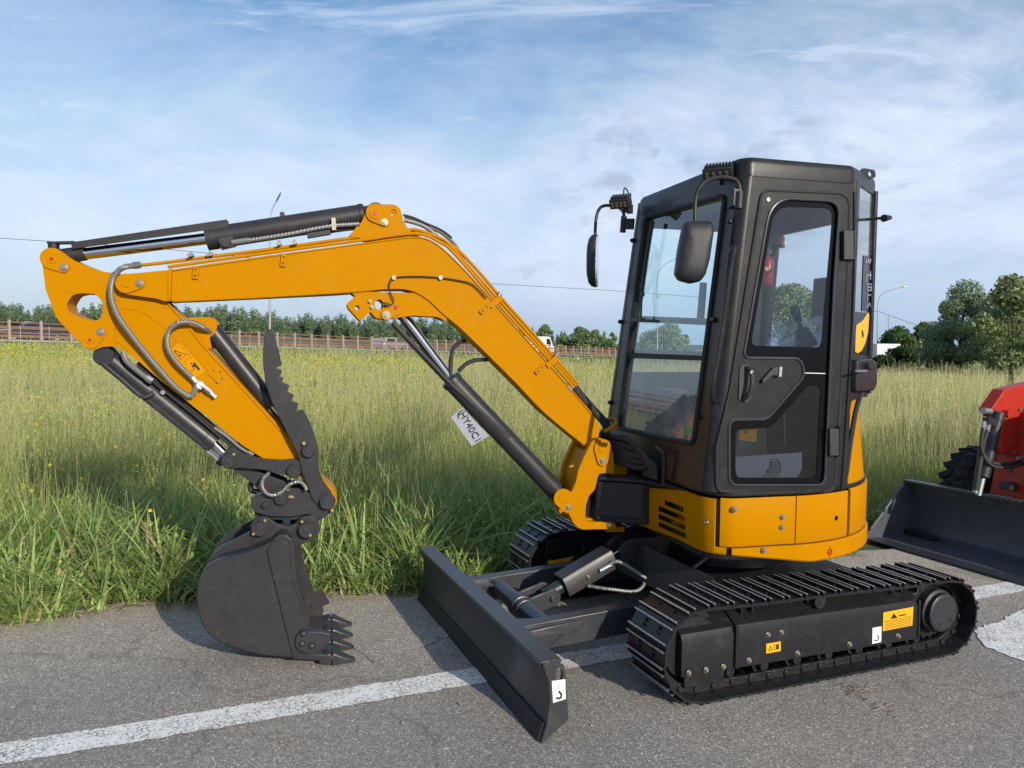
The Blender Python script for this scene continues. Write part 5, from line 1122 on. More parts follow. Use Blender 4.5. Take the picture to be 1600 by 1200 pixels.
# ears
q=MB().mat(M['grey']); er=fillet(PB(.15).P([(395,862),(392,830),(396,815),(407,806),(420,809),(432,818),(450,822),(462,818),(470,808),(484,805),(498,815),(500,830),(492,842),(475,848),(462,856),(455,872),(425,860)]),[.01,.04,.04,.03,.03,.03,.04,.03,.03,.04,.04,.03,.03,.03,.03,0,0],5)
for c in(.155,-.130): q.prism(PB(c),er,0,-.025)
er2=PB(.15).P([(395,862),(392,830),(350,852),(322,878),(345,872)]); q.prism(PB(.155),er2,0,-.025); q.prism(PB(-.13),er2,0,-.025)
q.build('mounting_ear',bk,.003)
for x,y,r_ in((406,824,.036),(480,826,.040)):
    q=MB().mat(M['cast']); q.disc(PB(.155),x,y,r_*1.2,0,.012,28); q.disc(PB(.155),x,y,r_,.012,.040,28,ch=.005); q.mat(M['black']); q.disc(PB(.195),x,y,r_*.62,0,.002,20); q.mat(M['cast']); q.disc(PB(.197),x,y,r_*.5,0,.003,18); q.mat(M['brass']); q.disc(PB(.19),x+(8 if x<450 else -8),y-11,.007,-.005,.006,8); q.disc(PB(.19),x+(-10 if x<450 else 5),y+10,.007,-.005,.006,8); q.build('pin',bk)
# top tube stiffener
q=MB().mat(M['grey']); q.prism(PB(BW),fillet(pB.P([(425,845),(436,835),(450,836),(455,846),(452,860),(430,860)]),.02,4),.0,-2*BW); q.build('top_stiffener',bk,.004)
# teeth
tz=[(0,.0),(1,.0)]
for i in range(4):
    c=BW-.03-i*(2*BW-.06)/3; L0=B.l(pB.hit(516,1029)); tip=B.l(pB.hit(556,1034.5)); 
    q=MB().mat(M['cast']); 
    def tl(x,z,w_,h_): return [B.w((x,c+a*w_,z+b_*h_)) for a,b_ in((-1,-1),(1,-1),(1,.6),(.6,1),(-.6,1),(-1,.6))]
    dx=tip.x-L0.x
    q.loft([tl(L0.x-dx*.42,.040,.033,.020),tl(L0.x-dx*.1,.042,.036,.030),tl(L0.x+dx*.05,.040,.034,.031)])
    ad=q.build('tooth_adapter',bk,.003)
    q=MB().mat(M['cast']); q.loft([tl(L0.x+dx*.08,.038,.036,.034),tl(L0.x+dx*.20,.037,.034,.032),tl(L0.x+dx*.5,.026,.029,.020),tl(L0.x+dx*.8,.018,.022,.011),tl(L0.x+dx*.98,.013,.012,.006)]); q.build('tooth',bk,.004)
# ------------------------------------------------------------------ small loader at the right
LD=Frame(gp(1355,846),203.5)
LD=Frame((2.842,6.095,0),203.5)
# loader frame: x forward (image left), y towards the camera; the far cutting corner of the bucket is the origin
lr=thing('compact_loader','red compact loader at the right edge with its wide grey bucket lowered','loader',LD.w((-1.2,.95,0)),R(203.5))
BWd=1.95
def LY(px,py,c): return LD.Y(px,py,c)
tp=LD.py(.0)
b0_=tp.P([(1355,846)])[0]; bt=tp.P([(1418,751)])[0]
q=MB().mat(M['wornsteel'])
prof=[(0,.0),(.62,.0),(.70,.03),(bt[0]+.12,.16),(bt[0]+.06,.40),(bt[0],bt[1])]
prof=[(-.0,.004),(.42,.004),(.50,.04),(.535,.15),(.51,.34),(bt[0],bt[1])]
th=[(a+.0,b_) for a,b_ in prof]; 
inn=[(bt[0]-.015,bt[1]),(.495,.34),(.518,.155),(.488,.055),(.415,.018),(0,.016)]
q.prism(tp,prof+inn,0,BWd)
lb=q.build('bucket',lr,.003)
q=MB().mat(M['wornsteel']); sd_=[(-.01,.0),(.43,.0),(.515,.035),(.55,.15),(.525,.34),(bt[0]+.01,bt[1]+.01),(bt[0]-.03,bt[1]+.01),(.02,.09)]
q.prism(tp,sd_,-.012,.0)
pz_=LD.py(.012); q.tube([tp.at(.02,.09,.008),tp.at(bt[0]-.03,bt[1],.008)],.012,8); 
q.build('side_plate',lb,.003); q=MB().mat(M['bladegrey']); q.prism(tp,sd_,BWd,BWd+.012); q.build('side_plate',lb,.003)
q=MB().mat(M['bladegrey']); q.prism(tp,[(bt[0]-.05,bt[1]+.012),(bt[0]+.03,bt[1]+.012),(bt[0]+.03,bt[1]-.06),(bt[0]+.015,bt[1]-.06),(bt[0]+.015,bt[1]-.005),(bt[0]-.05,bt[1]-.005)],0,BWd)
st=tp.off(.75).p(1530,760)
for k in range(9): q.prism(LD.py(.70+k*.045),[(bt[0]-.05,bt[1]+.013),(bt[0]+.03,bt[1]+.013),(bt[0]+.03,bt[1]+.022),(bt[0]-.05,bt[1]+.022)],0,.012)
q.prism(LD.py(.70),[(bt[0]-.05,bt[1]+.014),(bt[0]-.045,bt[1]-.09),(bt[0]-.040,bt[1]-.09),(bt[0]-.040,bt[1]+.014)],0,.012); q.prism(LD.py(1.06),[(bt[0]-.05,bt[1]+.014),(bt[0]-.045,bt[1]-.09),(bt[0]-.040,bt[1]-.09),(bt[0]-.040,bt[1]+.014)],0,.012)
q.prism(tp,[(-.012,.017),(.10,.020),(.10,.024),(-.012,.021)],.01,BWd-.01)
q.build('top_rail',lb,.003)
# tyre behind the bucket
def wheel(cx,cy,cz,r,w_,name='wheel'):
    c=LD.w((cx,cy,cz)); q=MB().mat(M['rubber']); a=c-LD.y*w_/2;b_=c+LD.y*w_/2
    q.rev(a,b_,[(0,r*.62),(.01,r*.80),(.04,r*.93),(.07,r*.97),(w_-.07,r*.97),(w_-.04,r*.93),(w_-.01,r*.80),(w_,r*.62)],40)
    for k in range(22):
        for sgn in(-1,1):
            g=2*math.pi*(k+(.5 if sgn>0 else 0))/22; g2=g+.16*sgn
            p0=c+(LD.x*math.cos(g)+LD.z*math.sin(g))*r*.985+LD.y*sgn*.01; p1=c+(LD.x*math.cos(g2)+LD.z*math.sin(g2))*r*.965+LD.y*sgn*(w_/2-.02)
            q.boxp(p0,p1,LD.z.cross(p1-p0) if abs((p1-p0).normalized().z)<.9 else LD.x,.05,.05)
    o=q.build(name,lr,.004)
    q=MB().mat(M['loader_red']); q.rev(a+LD.y*.04,b_-LD.y*.04,[(0,r*.5),(.0,r*.63),(w_-.08,r*.63),(w_-.08,r*.5)],30); q.mat(M['steel']); q.cyl(c+LD.y*(w_/2-.05),c+LD.y*(w_/2+.01),.07,16); q.build('rim',o); return o
rw=LY(1532,701,.22).z/2; wc=LY(1482,762,.22); wc.x-=rw
wheel(wc.x,.22,rw,rw,.26); wheel(wc.x,1.62,rw,rw,.26); wheel(wc.x-1.15,.22,rw,rw,.26); wheel(wc.x-1.15,1.62,rw,rw,.26)
wc.x+=.1
# red lift arm with curved inner edge
ap=LD.py(.62)
def AP(pts): return ap.P(pts)
arm_l=fillet(AP([(1548,641),(1570,609),(1600,601),(1660,590),(1760,600),(1760,640),(1660,650),(1620,655),(1597,672),(1587,700),(1566,712),(1563,700),(1567,655),(1556,652)]),[.01,.03,.02,.05,.05,.05,.1,.1,.1,.02,.02,.02,.02,.01],5)
q=MB().mat(M['loader_red']); q.prism(ap,arm_l,0,-.10); la=q.build('lift_arm',lr,.006)
q=MB().mat(M['loader_red']); q.prism(ap.off(-.9),arm_l,0,-.10) if False else q.prism(LD.py(1.35),arm_l,0,-.10); q.build('lift_arm',lr,.006)
q=MB().mat(M['loader_red']); mp2=LD.py(.50)
q.prism(mp2,fillet(mp2.P([(1546,772),(1570,640),(1585,650),(1600,690),(1700,700),(1760,720),(1760,800),(1600,790)]),.02),.80,0); q.prism(LD.py(1.31),fillet(mp2.P([(1546,772),(1553,735),(1600,730),(1600,790)]),.01),.02,0)
q.prism(ap,ap.P([(1578,701),(1600,698),(1640,700),(1640,716),(1600,712),(1576,710)]),0,.04)
q.mat(M['plastic']); q.boxp(ap.off(.05).hit(1570,758),ap.off(.05).hit(1582,760),LD.y,.08,.06)
bd=q.build('front_frame',lr,.006)
q=MB().mat(M['zinc'])
for x,y in((1592,640),(1580,690),(1590,760),(1576,735)): q.disc(ap,x,y,.012,.0,.014,6)
q.build('bolt_set',bd)
q=MB().mat(M['black']); q.prism(mp2.off(.005),mp2.P([(1572,752),(1586,754),(1586,768),(1572,766)]),0,.03); q.build('work_socket',bd)
q=MB().mat(M['loader_red'])
q.box(LD,(wc.x-.75,.92,.80),(1.5,.9,.62)); q.box(LD,(wc.x-1.2,.92,1.25),(.5,.9,.35)); q.build('engine_hood',lr,.03)
q=MB().mat(M['loader_red']); q.cyl(ap.off(.0).hit(1548,644),ap.off(.06).hit(1562,648),.03,14); q.disc(ap,1566,646,.028,0,.06,20); 
q.mat(M['steel']); q.cyl(ap.off(.02).hit(1536,642),ap.off(.02).hit(1547,643),.024,12); q.build('arm_pivot',la)
cyp=LD.py(.66)
q=MB().mat(M['grey']); A_=cyp.hit(1560,645);B_=cyp.hit(1530,768); dd2=(B_-A_).normalized(); q.cyl(A_,A_+dd2*.06,.05,18); q.cyl(A_+dd2*.05,A_+dd2*((B_-A_).length*.82),.045,26,ch=.004)
q.boxp(cyp.off(.02).hit(1540,657),cyp.off(.02).hit(1552,660),LD.y,.05,.05); lc=q.build('lift_cylinder',lr)
q=MB().mat(M['steel']); q.cyl(A_+dd2*.5,B_+dd2*.03,.022,14); q.mat(M['grey']); q.cyl(cyp.off(.03).hit(1534,700),cyp.off(.03).hit(1524,766),.022,12); q.mat(M['steel']); q.cyl(cyp.off(.03).hit(1525,763),cyp.off(.03).hit(1523,770),.018,10); q.build('rod',lc)
q=MB().mat(M['hose_black'])
q.tube([cyp.off(.03).hit(x,y) for x,y in[(1543,672),(1537,690),(1536,706),(1543,718),(1556,724),(1572,725),(1590,722),(1610,718)]],.013,8); q.tube([cyp.off(.05).hit(x,y) for x,y in[(1536,668),(1533,690),(1535,708),(1545,724),(1560,730),(1580,730),(1600,724)]],.013,8)
q.mat(M['steel']); q.cyl(cyp.off(.03).hit(1546,660),cyp.off(.03).hit(1543,674),.015,8); q.cyl(cyp.off(.04).hit(1538,659),cyp.off(.05).hit(1536,672),.015,8); q.cyl(cyp.off(.04).hit(1590,716),cyp.off(.04).hit(1602,713),.016,8); q.build('hydraulic_hose',lc)
# black rags / hoses lying in the bucket
rb=LD.py(.0); t1=thing('black_strap_heap','heap of limp black straps lying inside the dark loader bucket','strap heap',LD.w((-.35,.55,.02)))
q=MB().mat(M['rubber']); pr=random.Random(8)
c0=GF.hit(1450,838)
for k in range(9):
    p=[]; 
    for j in range(6): X_=1420+ j*17+pr.uniform(-9,9); Y_=832+j*2.4+pr.uniform(-5,5); h_=GF.hit(X_,Y_); l_=LD.l(h_); p.append(LD.w((max(-.42,l_.x),l_.y,.030+pr.uniform(0,.035))))
    q.tube(p,pr.uniform(.008,.016),7,5)
q.build('strap',t1)
# ------------------------------------------------------------------ highway, guard rail, wire fence
GP=[(-62.8,-5),(-45.6,20),(-28.6,45),(-11.6,70),(-5.4,82),(13,105),(45,150),(75,200)]
def gpl(d,off=0):
    P=[Vector(p) for p in GP]; acc=0
    for i in range(len(P)-1):
        L_=(P[i+1]-P[i]).length
        if acc+L_>=d or i==len(P)-2:
            t_=(P[i+1]-P[i])/L_; n_=Vector((-t_.y,t_.x)); p=P[i]+t_*(d-acc)+n_*off; return p,t_
        acc+=L_
q=MB().mat(M['asphalt']); rows=[]
for k in range(60):
    d=k*4.6; rows.append([Vector((*gpl(d,o_)[0],zroad(gpl(d,0)[0].x)+.05)) for o_ in(-.6,14)])
q.loft(rows,closed=False,caps=False); hwy=q.build('highway'); tag(hwy,kind='structure')
gr=thing('guard_rail','long brown guard rail with four planks and pale posts along the raised road','guard rail',Vector((*gpl(66)[0],zroad(gpl(66)[0].x))))
RT=lambda d,off,z: Vector((*gpl(d,off)[0],zroad(gpl(d,0)[0].x)+z))
d=48.0; posts=0
while d<215 and posts<98:
    p0_=RT(d,0,-.1); p1_=RT(d,0,1.30); q=MB().mat(M['post_wood']); q.boxp(p0_,p1_,Vector((*gpl(d)[1],0)),.13,.11); q.build('post',gr); d+=1.72; posts+=1
for z_,h_ in((1.16,.07),(.86,.16),(.56,.10),(.36,.16)):
    q=MB().mat(M['corten']); q.loft([[RT(dd_,.06+o_,z_+zz) for o_,zz in((0,-h_/2),(.05,-h_/2),(.05,h_/2),(0,h_/2))] for dd_ in [46+i*4 for i in range(44)]]); q.build('rail_plank',gr)
q=MB().mat(M['galv']); q.loft([[RT(dd_,.2+o_,zz) for o_,zz in((0,-.2),(.2,-.2),(.2,.16),(0,.16))] for dd_ in [46+i*4 for i in range(44)]]); q.build('kerb_beam',gr)
wf=thing('wire_fence','low wire mesh fence with thin grey posts in the grass before the guard rail','fence',Vector((*gpl(56,-2.6)[0],zroad(gpl(56)[0].x))))
d=46; kk=0
while d<175 and kk<90:
    g_=gpl(d,-2.6)[0]; z_=terr(g_.x,g_.y)
    q=MB().mat(M['galv']); q.cyl((g_.x,g_.y,z_-.1),(g_.x,g_.y,z_+1.05),.018,6); q.build('fence_post',wf); d+=1.5; kk+=1
q=MB().mat(M['galv'])
for z_ in(.25,.5,.75,1.0):
    q.tube([Vector((*gpl(46+i*3,-2.6)[0],terr(*gpl(46+i*3,-2.6)[0])+z_)) for i in range(43)],.006,4,1,False)
q.build('wire',wf)
# vehicles
def vehicle(label,cat_,name,px,dist,off,L_,H_,W_,prof,wins,paint,head=1,z=None):
    d_=None
    # locate along the road by pixel column
    best=(1e9,0)
    for k in range(900):
        d=30+k*.25; g,_=gpl(d,off); q_=Vector((g.x,g.y,1))-CP; zz=q_.dot(cf)
        if zz>5:
            x=800+FPX*q_.dot(cr)/zz
            if abs(x-px)<best[0]: best=(abs(x-px),d)
    g,t_=gpl(best[1],off); base=Vector((g.x,g.y,zroad(gpl(best[1])[0].x)+.06)); a=math.atan2(t_.y,t_.x)+(0 if head>0 else math.pi)
    F_=Frame(base,math.degrees(a)); v=thing(name,label,cat_,base,a)
    P_=F_.py(0); body=[(-x*L_,z_*H_) for x,z_ in prof]
    q=MB().mat(paint); q.prism(F_.py(W_/2),fillet(body,.08,4),0,-W_); q.build('body',v,.06)
    q=MB().mat(M['carglass'])
    for wn_ in wins:
        for s_ in(1,-1): q.prism(F_.py(s_*(W_/2+.004)),[(-x*L_,z_*H_) for x,z_ in wn_],0,-.02*s_)
    q.build('side_windows',v)
    q=MB().mat(M['carglass']); 
    q.boxp(F_.w((.17*L_,-W_*.40,H_*.80)),F_.w((.17*L_,W_*.40,H_*.80)),F_.x*.6+F_.z,.30*H_,.03); q.build('windscreen',v)
    for x_ in(-.31*L_,.31*L_):
        for s_ in(1,-1):
            q=MB().mat(M['rubber']); c=F_.w((x_,s_*(W_/2-.10),.32)); q.cyl(c-F_.y*.1,c+F_.y*.115,.32,22,ch=.03); wv=q.build('wheel',v); q=MB().mat(M['light_alu']); q.cyl(c-F_.y*.11,c+F_.y*.125,.19,16); q.build('rim',wv)
    q=MB().mat(M['red']); 
    for s_ in(1,-1): q.box(F_,(-L_/2+.02,s_*(W_/2-.16),H_*.58),(.06,.2,.16))
    q.build('tail_lamp',v); q=MB().mat(M['light_alu'])
    for s_ in(1,-1): q.box(F_,(L_/2-.06,s_*(W_/2-.2),H_*.48),(.08,.26,.14))
    q.build('headlamp',v); return v
estate=[(-.5,.16),(.5,.16),(.5,.46),(.47,.54),(.24,.62),(.08,.96),(-.02,1),(-.38,.98),(-.49,.66),(-.5,.5)]
ew=[[(.19,.64),(.07,.90),(-.05,.93),(-.05,.64)],[(-.08,.64),(-.08,.93),(-.34,.92),(-.44,.66)]]
v1=vehicle('dark blue estate car with pale roof rails behind the guard rail at far left','car','estate_car',44,0,10.5,4.7,1.48,1.8,estate,ew,M['carblue'],-1)
v2=vehicle('silver grey car passing behind the guard rail in the middle distance','car','passenger_car',610,0,7,4.4,1.42,1.75,estate,ew,M['light_alu'],1)
vanp=[(-.5,.14),(.5,.14),(.5,.42),(.44,.52),(.33,.92),(.26,1),(-.49,1),(-.5,.9)]
vw=[[(.37,.56),(.29,.88),(.16,.88),(.16,.56)]]
v3=vehicle('white van on the raised road partly hidden by the yellow boom','van','delivery_van',838,0,5,5.2,2.35,1.95,vanp,vw,M['white_paint'],1)
# white truck and road sign at the right
tb_=Vector(((1380-800)/FPX*82,82,-.6)); tr_=thing('box_truck','white box truck between the dark bushes beyond the field at right','truck',tb_,R(15)); TF=Frame(tb_,15)
q=MB().mat(M['white_paint']); q.box(TF,(-.3,0,1.62),(2.9,2.1,1.55)); q.build('cargo_box',tr_,.04)
q=MB().mat(M['white_paint']); q.box(TF,(1.75,0,1.25),(1.0,1.9,1.1)); q.mat(M['carglass']); q.box(TF,(1.9,0,1.5),(.72,1.93,.4)); q.build('driver_cab',tr_,.05)
for x_ in(-1.1,1.6):
    for s_ in(-1,1): q=MB().mat(M['rubber']); c=TF.w((x_,s_*.9,.42)); q.cyl(c-TF.y*.13,c+TF.y*.13,.42,20); q.build('wheel',tr_)
sg=Vector(((1441-800)/FPX*70,70,-.6)); s1=thing('road_sign','grey metal road sign seen from behind on twin posts before the bushes at right','sign',sg)
q=MB().mat(M['galv']); 
for x_ in(-.3,.3): q.cyl(sg+Vector((x_,0,0)),sg+Vector((x_,0,2.85)),.05,8)
q.build('post',s1); q=MB().mat(M['steel']); I=Frame(sg,0); q.box(I,(0,.08,2.45),(.72,.04,.85)); q.box(I,(.1,.08,1.75),(.8,.04,.35)); q.build('panel',s1,.01)
# street lamps and overhead wire
def lamp(px,dist,ytop,arm_to,label,r0=.10):
    X=(px-800)/FPX*dist; pb_=Vector((X,dist,zroad(X)-.3 if dist>40 else 0)); PLN=Plane(pb_,(1,0,0),(0,0,1))
    l=thing('street_lamp',label,'street lamp',pb_); top=PLN.hit(px,ytop); q=MB().mat(M['galv']); q.tube([pb_,top],lambda t_:r0*(1-.45*t_),12,1,False)
    pts=[PLN.hit(*a) for a in arm_to]; q.tube([top]+pts,r0*.5,8,6); q.build('pole',l)
    e=pts[-1]; dv_=(pts[-1]-pts[-2]).normalized(); q=MB().mat(M['steel']); q.loft([[e+dv_*t_+Vector((0,y_*.16*k,z_*.07*k)) for y_,z_ in((-1,-1),(1,-1),(.7,1),(-.7,1))] for t_,k in((-.1,.5),(.15,1),(.65,1),(.8,.4))]); q.build('lamp_head',l,.02); return l,PLN
lamp(421.5,62,345,[(423,335),(427,324),(432,314)],'tall slim street lamp rising behind the excavator arm and boom')
l2,P2=lamp(1371,95,482,[(1373,468),(1379,459),(1392,453),(1408,449)],'curved arm street lamp standing above the trees right of the cab',.11)
lamp(1027,80,440,[(1028,428),(1032,420),(1042,411),(1056,404)],'street lamp seen through the windscreen of the excavator cab',.07)
ms=Vector(((1388-800)/FPX*180,180,-1)); m1=thing('antenna_mast','thin lattice antenna mast far off between lamp and trees at right','mast',ms); q=MB().mat(M['galv'])
MPn=Plane(ms,(1,0,0),(0,0,1)); tpm=MPn.hit(1388,493)
q.tube([ms,tpm],.09,6,1,False)
for k,y in enumerate((497,503,509)): q.tube([MPn.hit(1384,y),MPn.hit(1392,y)],.05,5,1,False)
q.build('lattice',m1)
q=MB().mat(M['black']); WP=[Plane((0,D_,0),(1,0,0),(0,0,1)) for D_ in(70,78,86,95,110)]
pts=[WP[0].hit(-900,330),WP[0].hit(-300,352),WP[0].hit(0,372),WP[0].hit(320,395),WP[1].hit(640,434),WP[2].hit(970,455),WP[2].hit(1160,470),WP[3].hit(1371,487)]
q.tube(pts,.022,5,8); q.tube([WP[3].hit(1371,486),WP[3].hit(1430,507),WP[3].hit(1475,519),WP[3].hit(1512,523),WP[3].hit(1640,528)],.025,5,8); o=q.build('overhead_cable'); tag(o,'thin dark overhead cable sagging behind the boom and tied to the right street lamp','cable')
# ------------------------------------------------------------------ trees
def leafmesh(name,n,clumps,size,cols,seed,quad=1.0,flat=0):
    rg=np.random.default_rng(seed); C0=np.array([c[0] for c in clumps],float); Rr=np.array([c[1] for c in clumps],float)
    wts=(Rr.prod(1))**.75; k=rg.choice(len(clumps),n,p=wts/wts.sum()); dr=rg.normal(size=(n,3)); dr/=np.linalg.norm(dr,axis=1,keepdims=True)
    rad=rg.uniform(.35,1.06,(n,1))**.5; P=C0[k]+dr*Rr[k]*rad
    nn=dr+rg.normal(scale=.7,size=(n,3)); nn/=np.linalg.norm(nn,axis=1,keepdims=True); a=np.cross(nn,rg.normal(size=(n,3))); a/=np.linalg.norm(a,axis=1,keepdims=True); b_=np.cross(nn,a)
    s=size*rg.uniform(.45,1.3,(n,1)); V=np.stack([P-a*s,P-b_*s*.55*quad,P+a*s,P+b_*s*.55*quad],1).reshape(-1,3)
    cc=np.array(cols,float); ck=rg.integers(0,len(cc),len(clumps)); base=cc[ck[k]]*.6+cc[rg.integers(0,len(cc),n)]*.4; base=base*rg.uniform(.75,1.25,(n,1))
    return name,V,np.repeat(base,4,0)
def quadobj(name,V,colr,mat,vpf=4):
    n=len(V)//vpf; me=bpy.data.meshes.new(name); me.vertices.add(len(V)); me.vertices.foreach_set('co',V.astype(np.float32).ravel()); me.loops.add(len(V)); me.loops.foreach_set('vertex_index',np.arange(len(V),dtype=np.int32)); me.polygons.add(n); me.polygons.foreach_set('loop_start',np.arange(0,len(V),vpf,dtype=np.int32)); me.polygons.foreach_set('loop_total',np.full(n,vpf,dtype=np.int32)); me.update(calc_edges=True)
    at=me.color_attributes.new('col','FLOAT_COLOR','POINT'); c4=np.ones((len(V),4),np.float32); c4[:,:3]=colr; at.data.foreach_set('color',c4.ravel()); me.materials.append(mat)
    o=bpy.data.objects.new(name,me); COL.objects.link(o); return o
GREENS=[(.16,.235,.10),(.21,.285,.12),(.13,.20,.08),(.24,.32,.14)]
def tree(name,label,pos,h,w_,nleaf,leaf,cols=GREENS,seed=1,trunk=.12,low=.15,ncl=26,group=None,cat_='tree',columnar=False):
    rg=random.Random(seed); t=thing(name,label,cat_,pos,0,group); cl=[]
    for i in range(ncl):
        if columnar:
            z=h*(low+(1-low)*(i+.5)/ncl); f_=min(1,(1-z/h)*2.4+.22)*min(1,z/h*3+.3)*.5*rg.uniform(.7,1.15); cl.append(((rg.uniform(-1,1)*w_*.18,rg.uniform(-1,1)*w_*.18,z),(w_*f_*.8+.1,w_*f_*.8+.1,h/ncl*1.5)))
        else:
            a=rg.uniform(0,6.283); z_=rg.uniform(0,1); rr_=math.sin(math.pi*min(.97,z_*.86+.12))*w_*.5*rg.uniform(.35,.85); s_=w_*rg.uniform(.10,.20); cl.append(((rr_*math.cos(a),rr_*math.sin(a),h*(low+(.92-low)*z_)),(s_,s_,s_*rg.uniform(.6,.9))))
    n_,V,c=leafmesh('crown',nleaf,cl,leaf,cols,seed); o=quadobj('crown',V,c,M['leaf']); o.parent=t
    q=MB().mat(M['bark']); I=Vector(pos); q.tube([I,I+Vector((0,0,h*.4)),I+Vector((w_*.03,0,h*.85))],lambda t_:trunk*(1-.8*t_),8,4)
    for i in range(0,min(ncl,12)): 
        c_=Vector(cl[i*ncl//min(ncl,12)][0]); q.tube([I+Vector((0,0,max(h*.12,c_.z*.55))),I+Vector((c_.x*.5,c_.y*.5,c_.z*.80)),I+c_],trunk*.3,5,3)
    q.build('trunk',t); return t
def copy_thing(t,loc,rot,sc,label=None):
    r=t.copy(); COL.objects.link(r); r.location=loc; r.rotation_euler=(0,0,rot); r.scale=sc
    for ch in t.children: c=ch.copy(); COL.objects.link(c); c.parent=r
    if label: r['label']=label
    return r
PGRP='trees of the long row beyond the road'; PL_='green poplar in the long tree row beyond the guard rail'
PG=[(.17,.25,.14),(.20,.28,.15),(.145,.22,.12),(.24,.31,.17)]  # far row greens, distance haze mixed into the leaf colour
protos=[tree('poplar_tree',PL_,(900+i*30,2600,-2),13,3.6,2400,.27,PG,40+i,.16,.10,16,PGRP,columnar=True) for i in range(4)]
tl=[(-60,480),(0,478),(60,481),(150,479),(220,483),(290,484),(340,479),(400,487),(450,492),(500,491),(560,497),(640,499),(700,503),(790,512),(870,519),(960,524)]
def yt(x):
    for i in range(len(tl)-1):
        if tl[i][0]<=x<=tl[i+1][0]: t_=(x-tl[i][0])/(tl[i+1][0]-tl[i][0]); return tl[i][1]*(1-t_)+tl[i+1][1]*t_
    return 490
x=-55.; k=0; prt=random.Random(4)
while x<955:
    D_=250+prt.uniform(-8,8)+ (10 if k%2 else 0); X=(x-800)/FPX*D_; zt=Plane((0,D_,0),(1,0,0),(0,0,1)).hit(x,yt(x)+prt.uniform(-5,7)).z; z0=-1.0; sc=(zt-z0)/13.
    loc=Vector((X,D_,z0)); src=protos[k%4]
    if k<4: src.location=loc; src.rotation_euler=(0,0,prt.uniform(0,6)); src.scale=(sc*1.15,sc*1.15,sc); src.matrix_basis=Matrix.Translation(loc)@Matrix.Diagonal((sc*1.15,sc*1.15,sc,1))
    else: copy_thing(src,loc,prt.uniform(0,6),(sc*prt.uniform(.85,1.5),sc*1.2,sc))
    x+=prt.uniform(4.5,8.5); k+=1
def tat(px,D_,ytop,ybase_z=-.6): 
    z=Plane((0,D_,0),(1,0,0),(0,0,1)).hit(px,ytop).z; return Vector(((px-800)/FPX*D_,D_,ybase_z)),z-ybase_z
for (px,D_,yt_,wpx,lab,nm,cols,n_,lf) in[
  (882,150,525,26,'pale green bushy tree, left of the pair between boom and cab','bushy_tree',GREENS,5000,.22),
  (905,150,513,42,'rounded green tree, taller one of the pair between boom and cab','bushy_tree',GREENS,7000,.24),
  (928,150,515,30,'dark tree tucked behind the taller rounded tree left of the cab','bushy_tree',GREENS,5000,.22),
  (955,120,520,34,'low dark tree standing right behind the cab front pillar','bushy_tree',GREENS,5000,.2),
  (850,190,508,34,'distant grey green tree just above the white van','bushy_tree',GREENS,5000,.26),
  (1040,120,512,90,'wide tree seen through the lower windscreen of the cab','broad_tree',GREENS,9000,.24),
  (1225,110,446,120,'tall tree seen through the upper cab door glass at left','broad_tree',GREENS,9000,.24),
  (1275,110,456,110,'tree seen through the upper cab door glass at right','broad_tree',GREENS,8000,.24),
  (1400,95,512,66,'dark green tree behind the white box truck','broad_tree',[(.06,.115,.035),(.08,.14,.04)],9000,.20),
  (1440,100,503,54,'olive green rounded tree behind the road sign','broad_tree',[(.11,.165,.05),(.14,.19,.06)],8000,.20),
  (1410,78,545,56,'dark low bush in front of the box truck at right','bush',[(.035,.08,.022),(.05,.10,.028)],7000,.15),
  (1375,76,556,26,'small dark bush next to the base of the right lamp','bush',[(.035,.08,.022),(.05,.10,.028)],3000,.14),
  (1475,70,548,60,'dark low bush right of the road sign','bush',[(.035,.08,.022),(.05,.10,.028)],7000,.14),
  (1500,62,447,120,'large grey green tree left of the sapling at the right edge','broad_tree',[(.21,.28,.15),(.27,.33,.18),(.17,.23,.12)],26000,.11),
  (1570,58,440,130,'large dense tree behind the staked sapling at the right edge','broad_tree',[(.21,.27,.12),(.27,.32,.14),(.17,.22,.10)],26000,.11),
  (1640,60,452,120,'broad tree cut by the right edge of the picture','broad_tree',[(.15,.20,.085),(.19,.24,.105)],12000,.14)]:
    pos,h_=tat(px,D_,yt_); tree(nm,lab,pos,h_,wpx/FPX*D_*1.15,n_,lf,cols,int(px),.15,.05,30,None,'bush' if nm=='bush' else 'tree')
# sapling with its stake
pos,h_=tat(1577,14,420,-.02)
tree('young_tree','slender young tree with loose light leaves tied to a dark stake at right',pos,h_,1.45,4600,.052,[(.23,.29,.12),(.33,.38,.17),(.17,.22,.085)],77,.022,.42,26)
q=MB().mat(M['bark']); q.cyl(pos+Vector((.02,-.05,0)),pos+Vector((.02,-.05,1.5)),.035,8); o=q.build('wooden_stake'); tag(o,'dark round wooden stake beside the young tree at the right edge','stake')
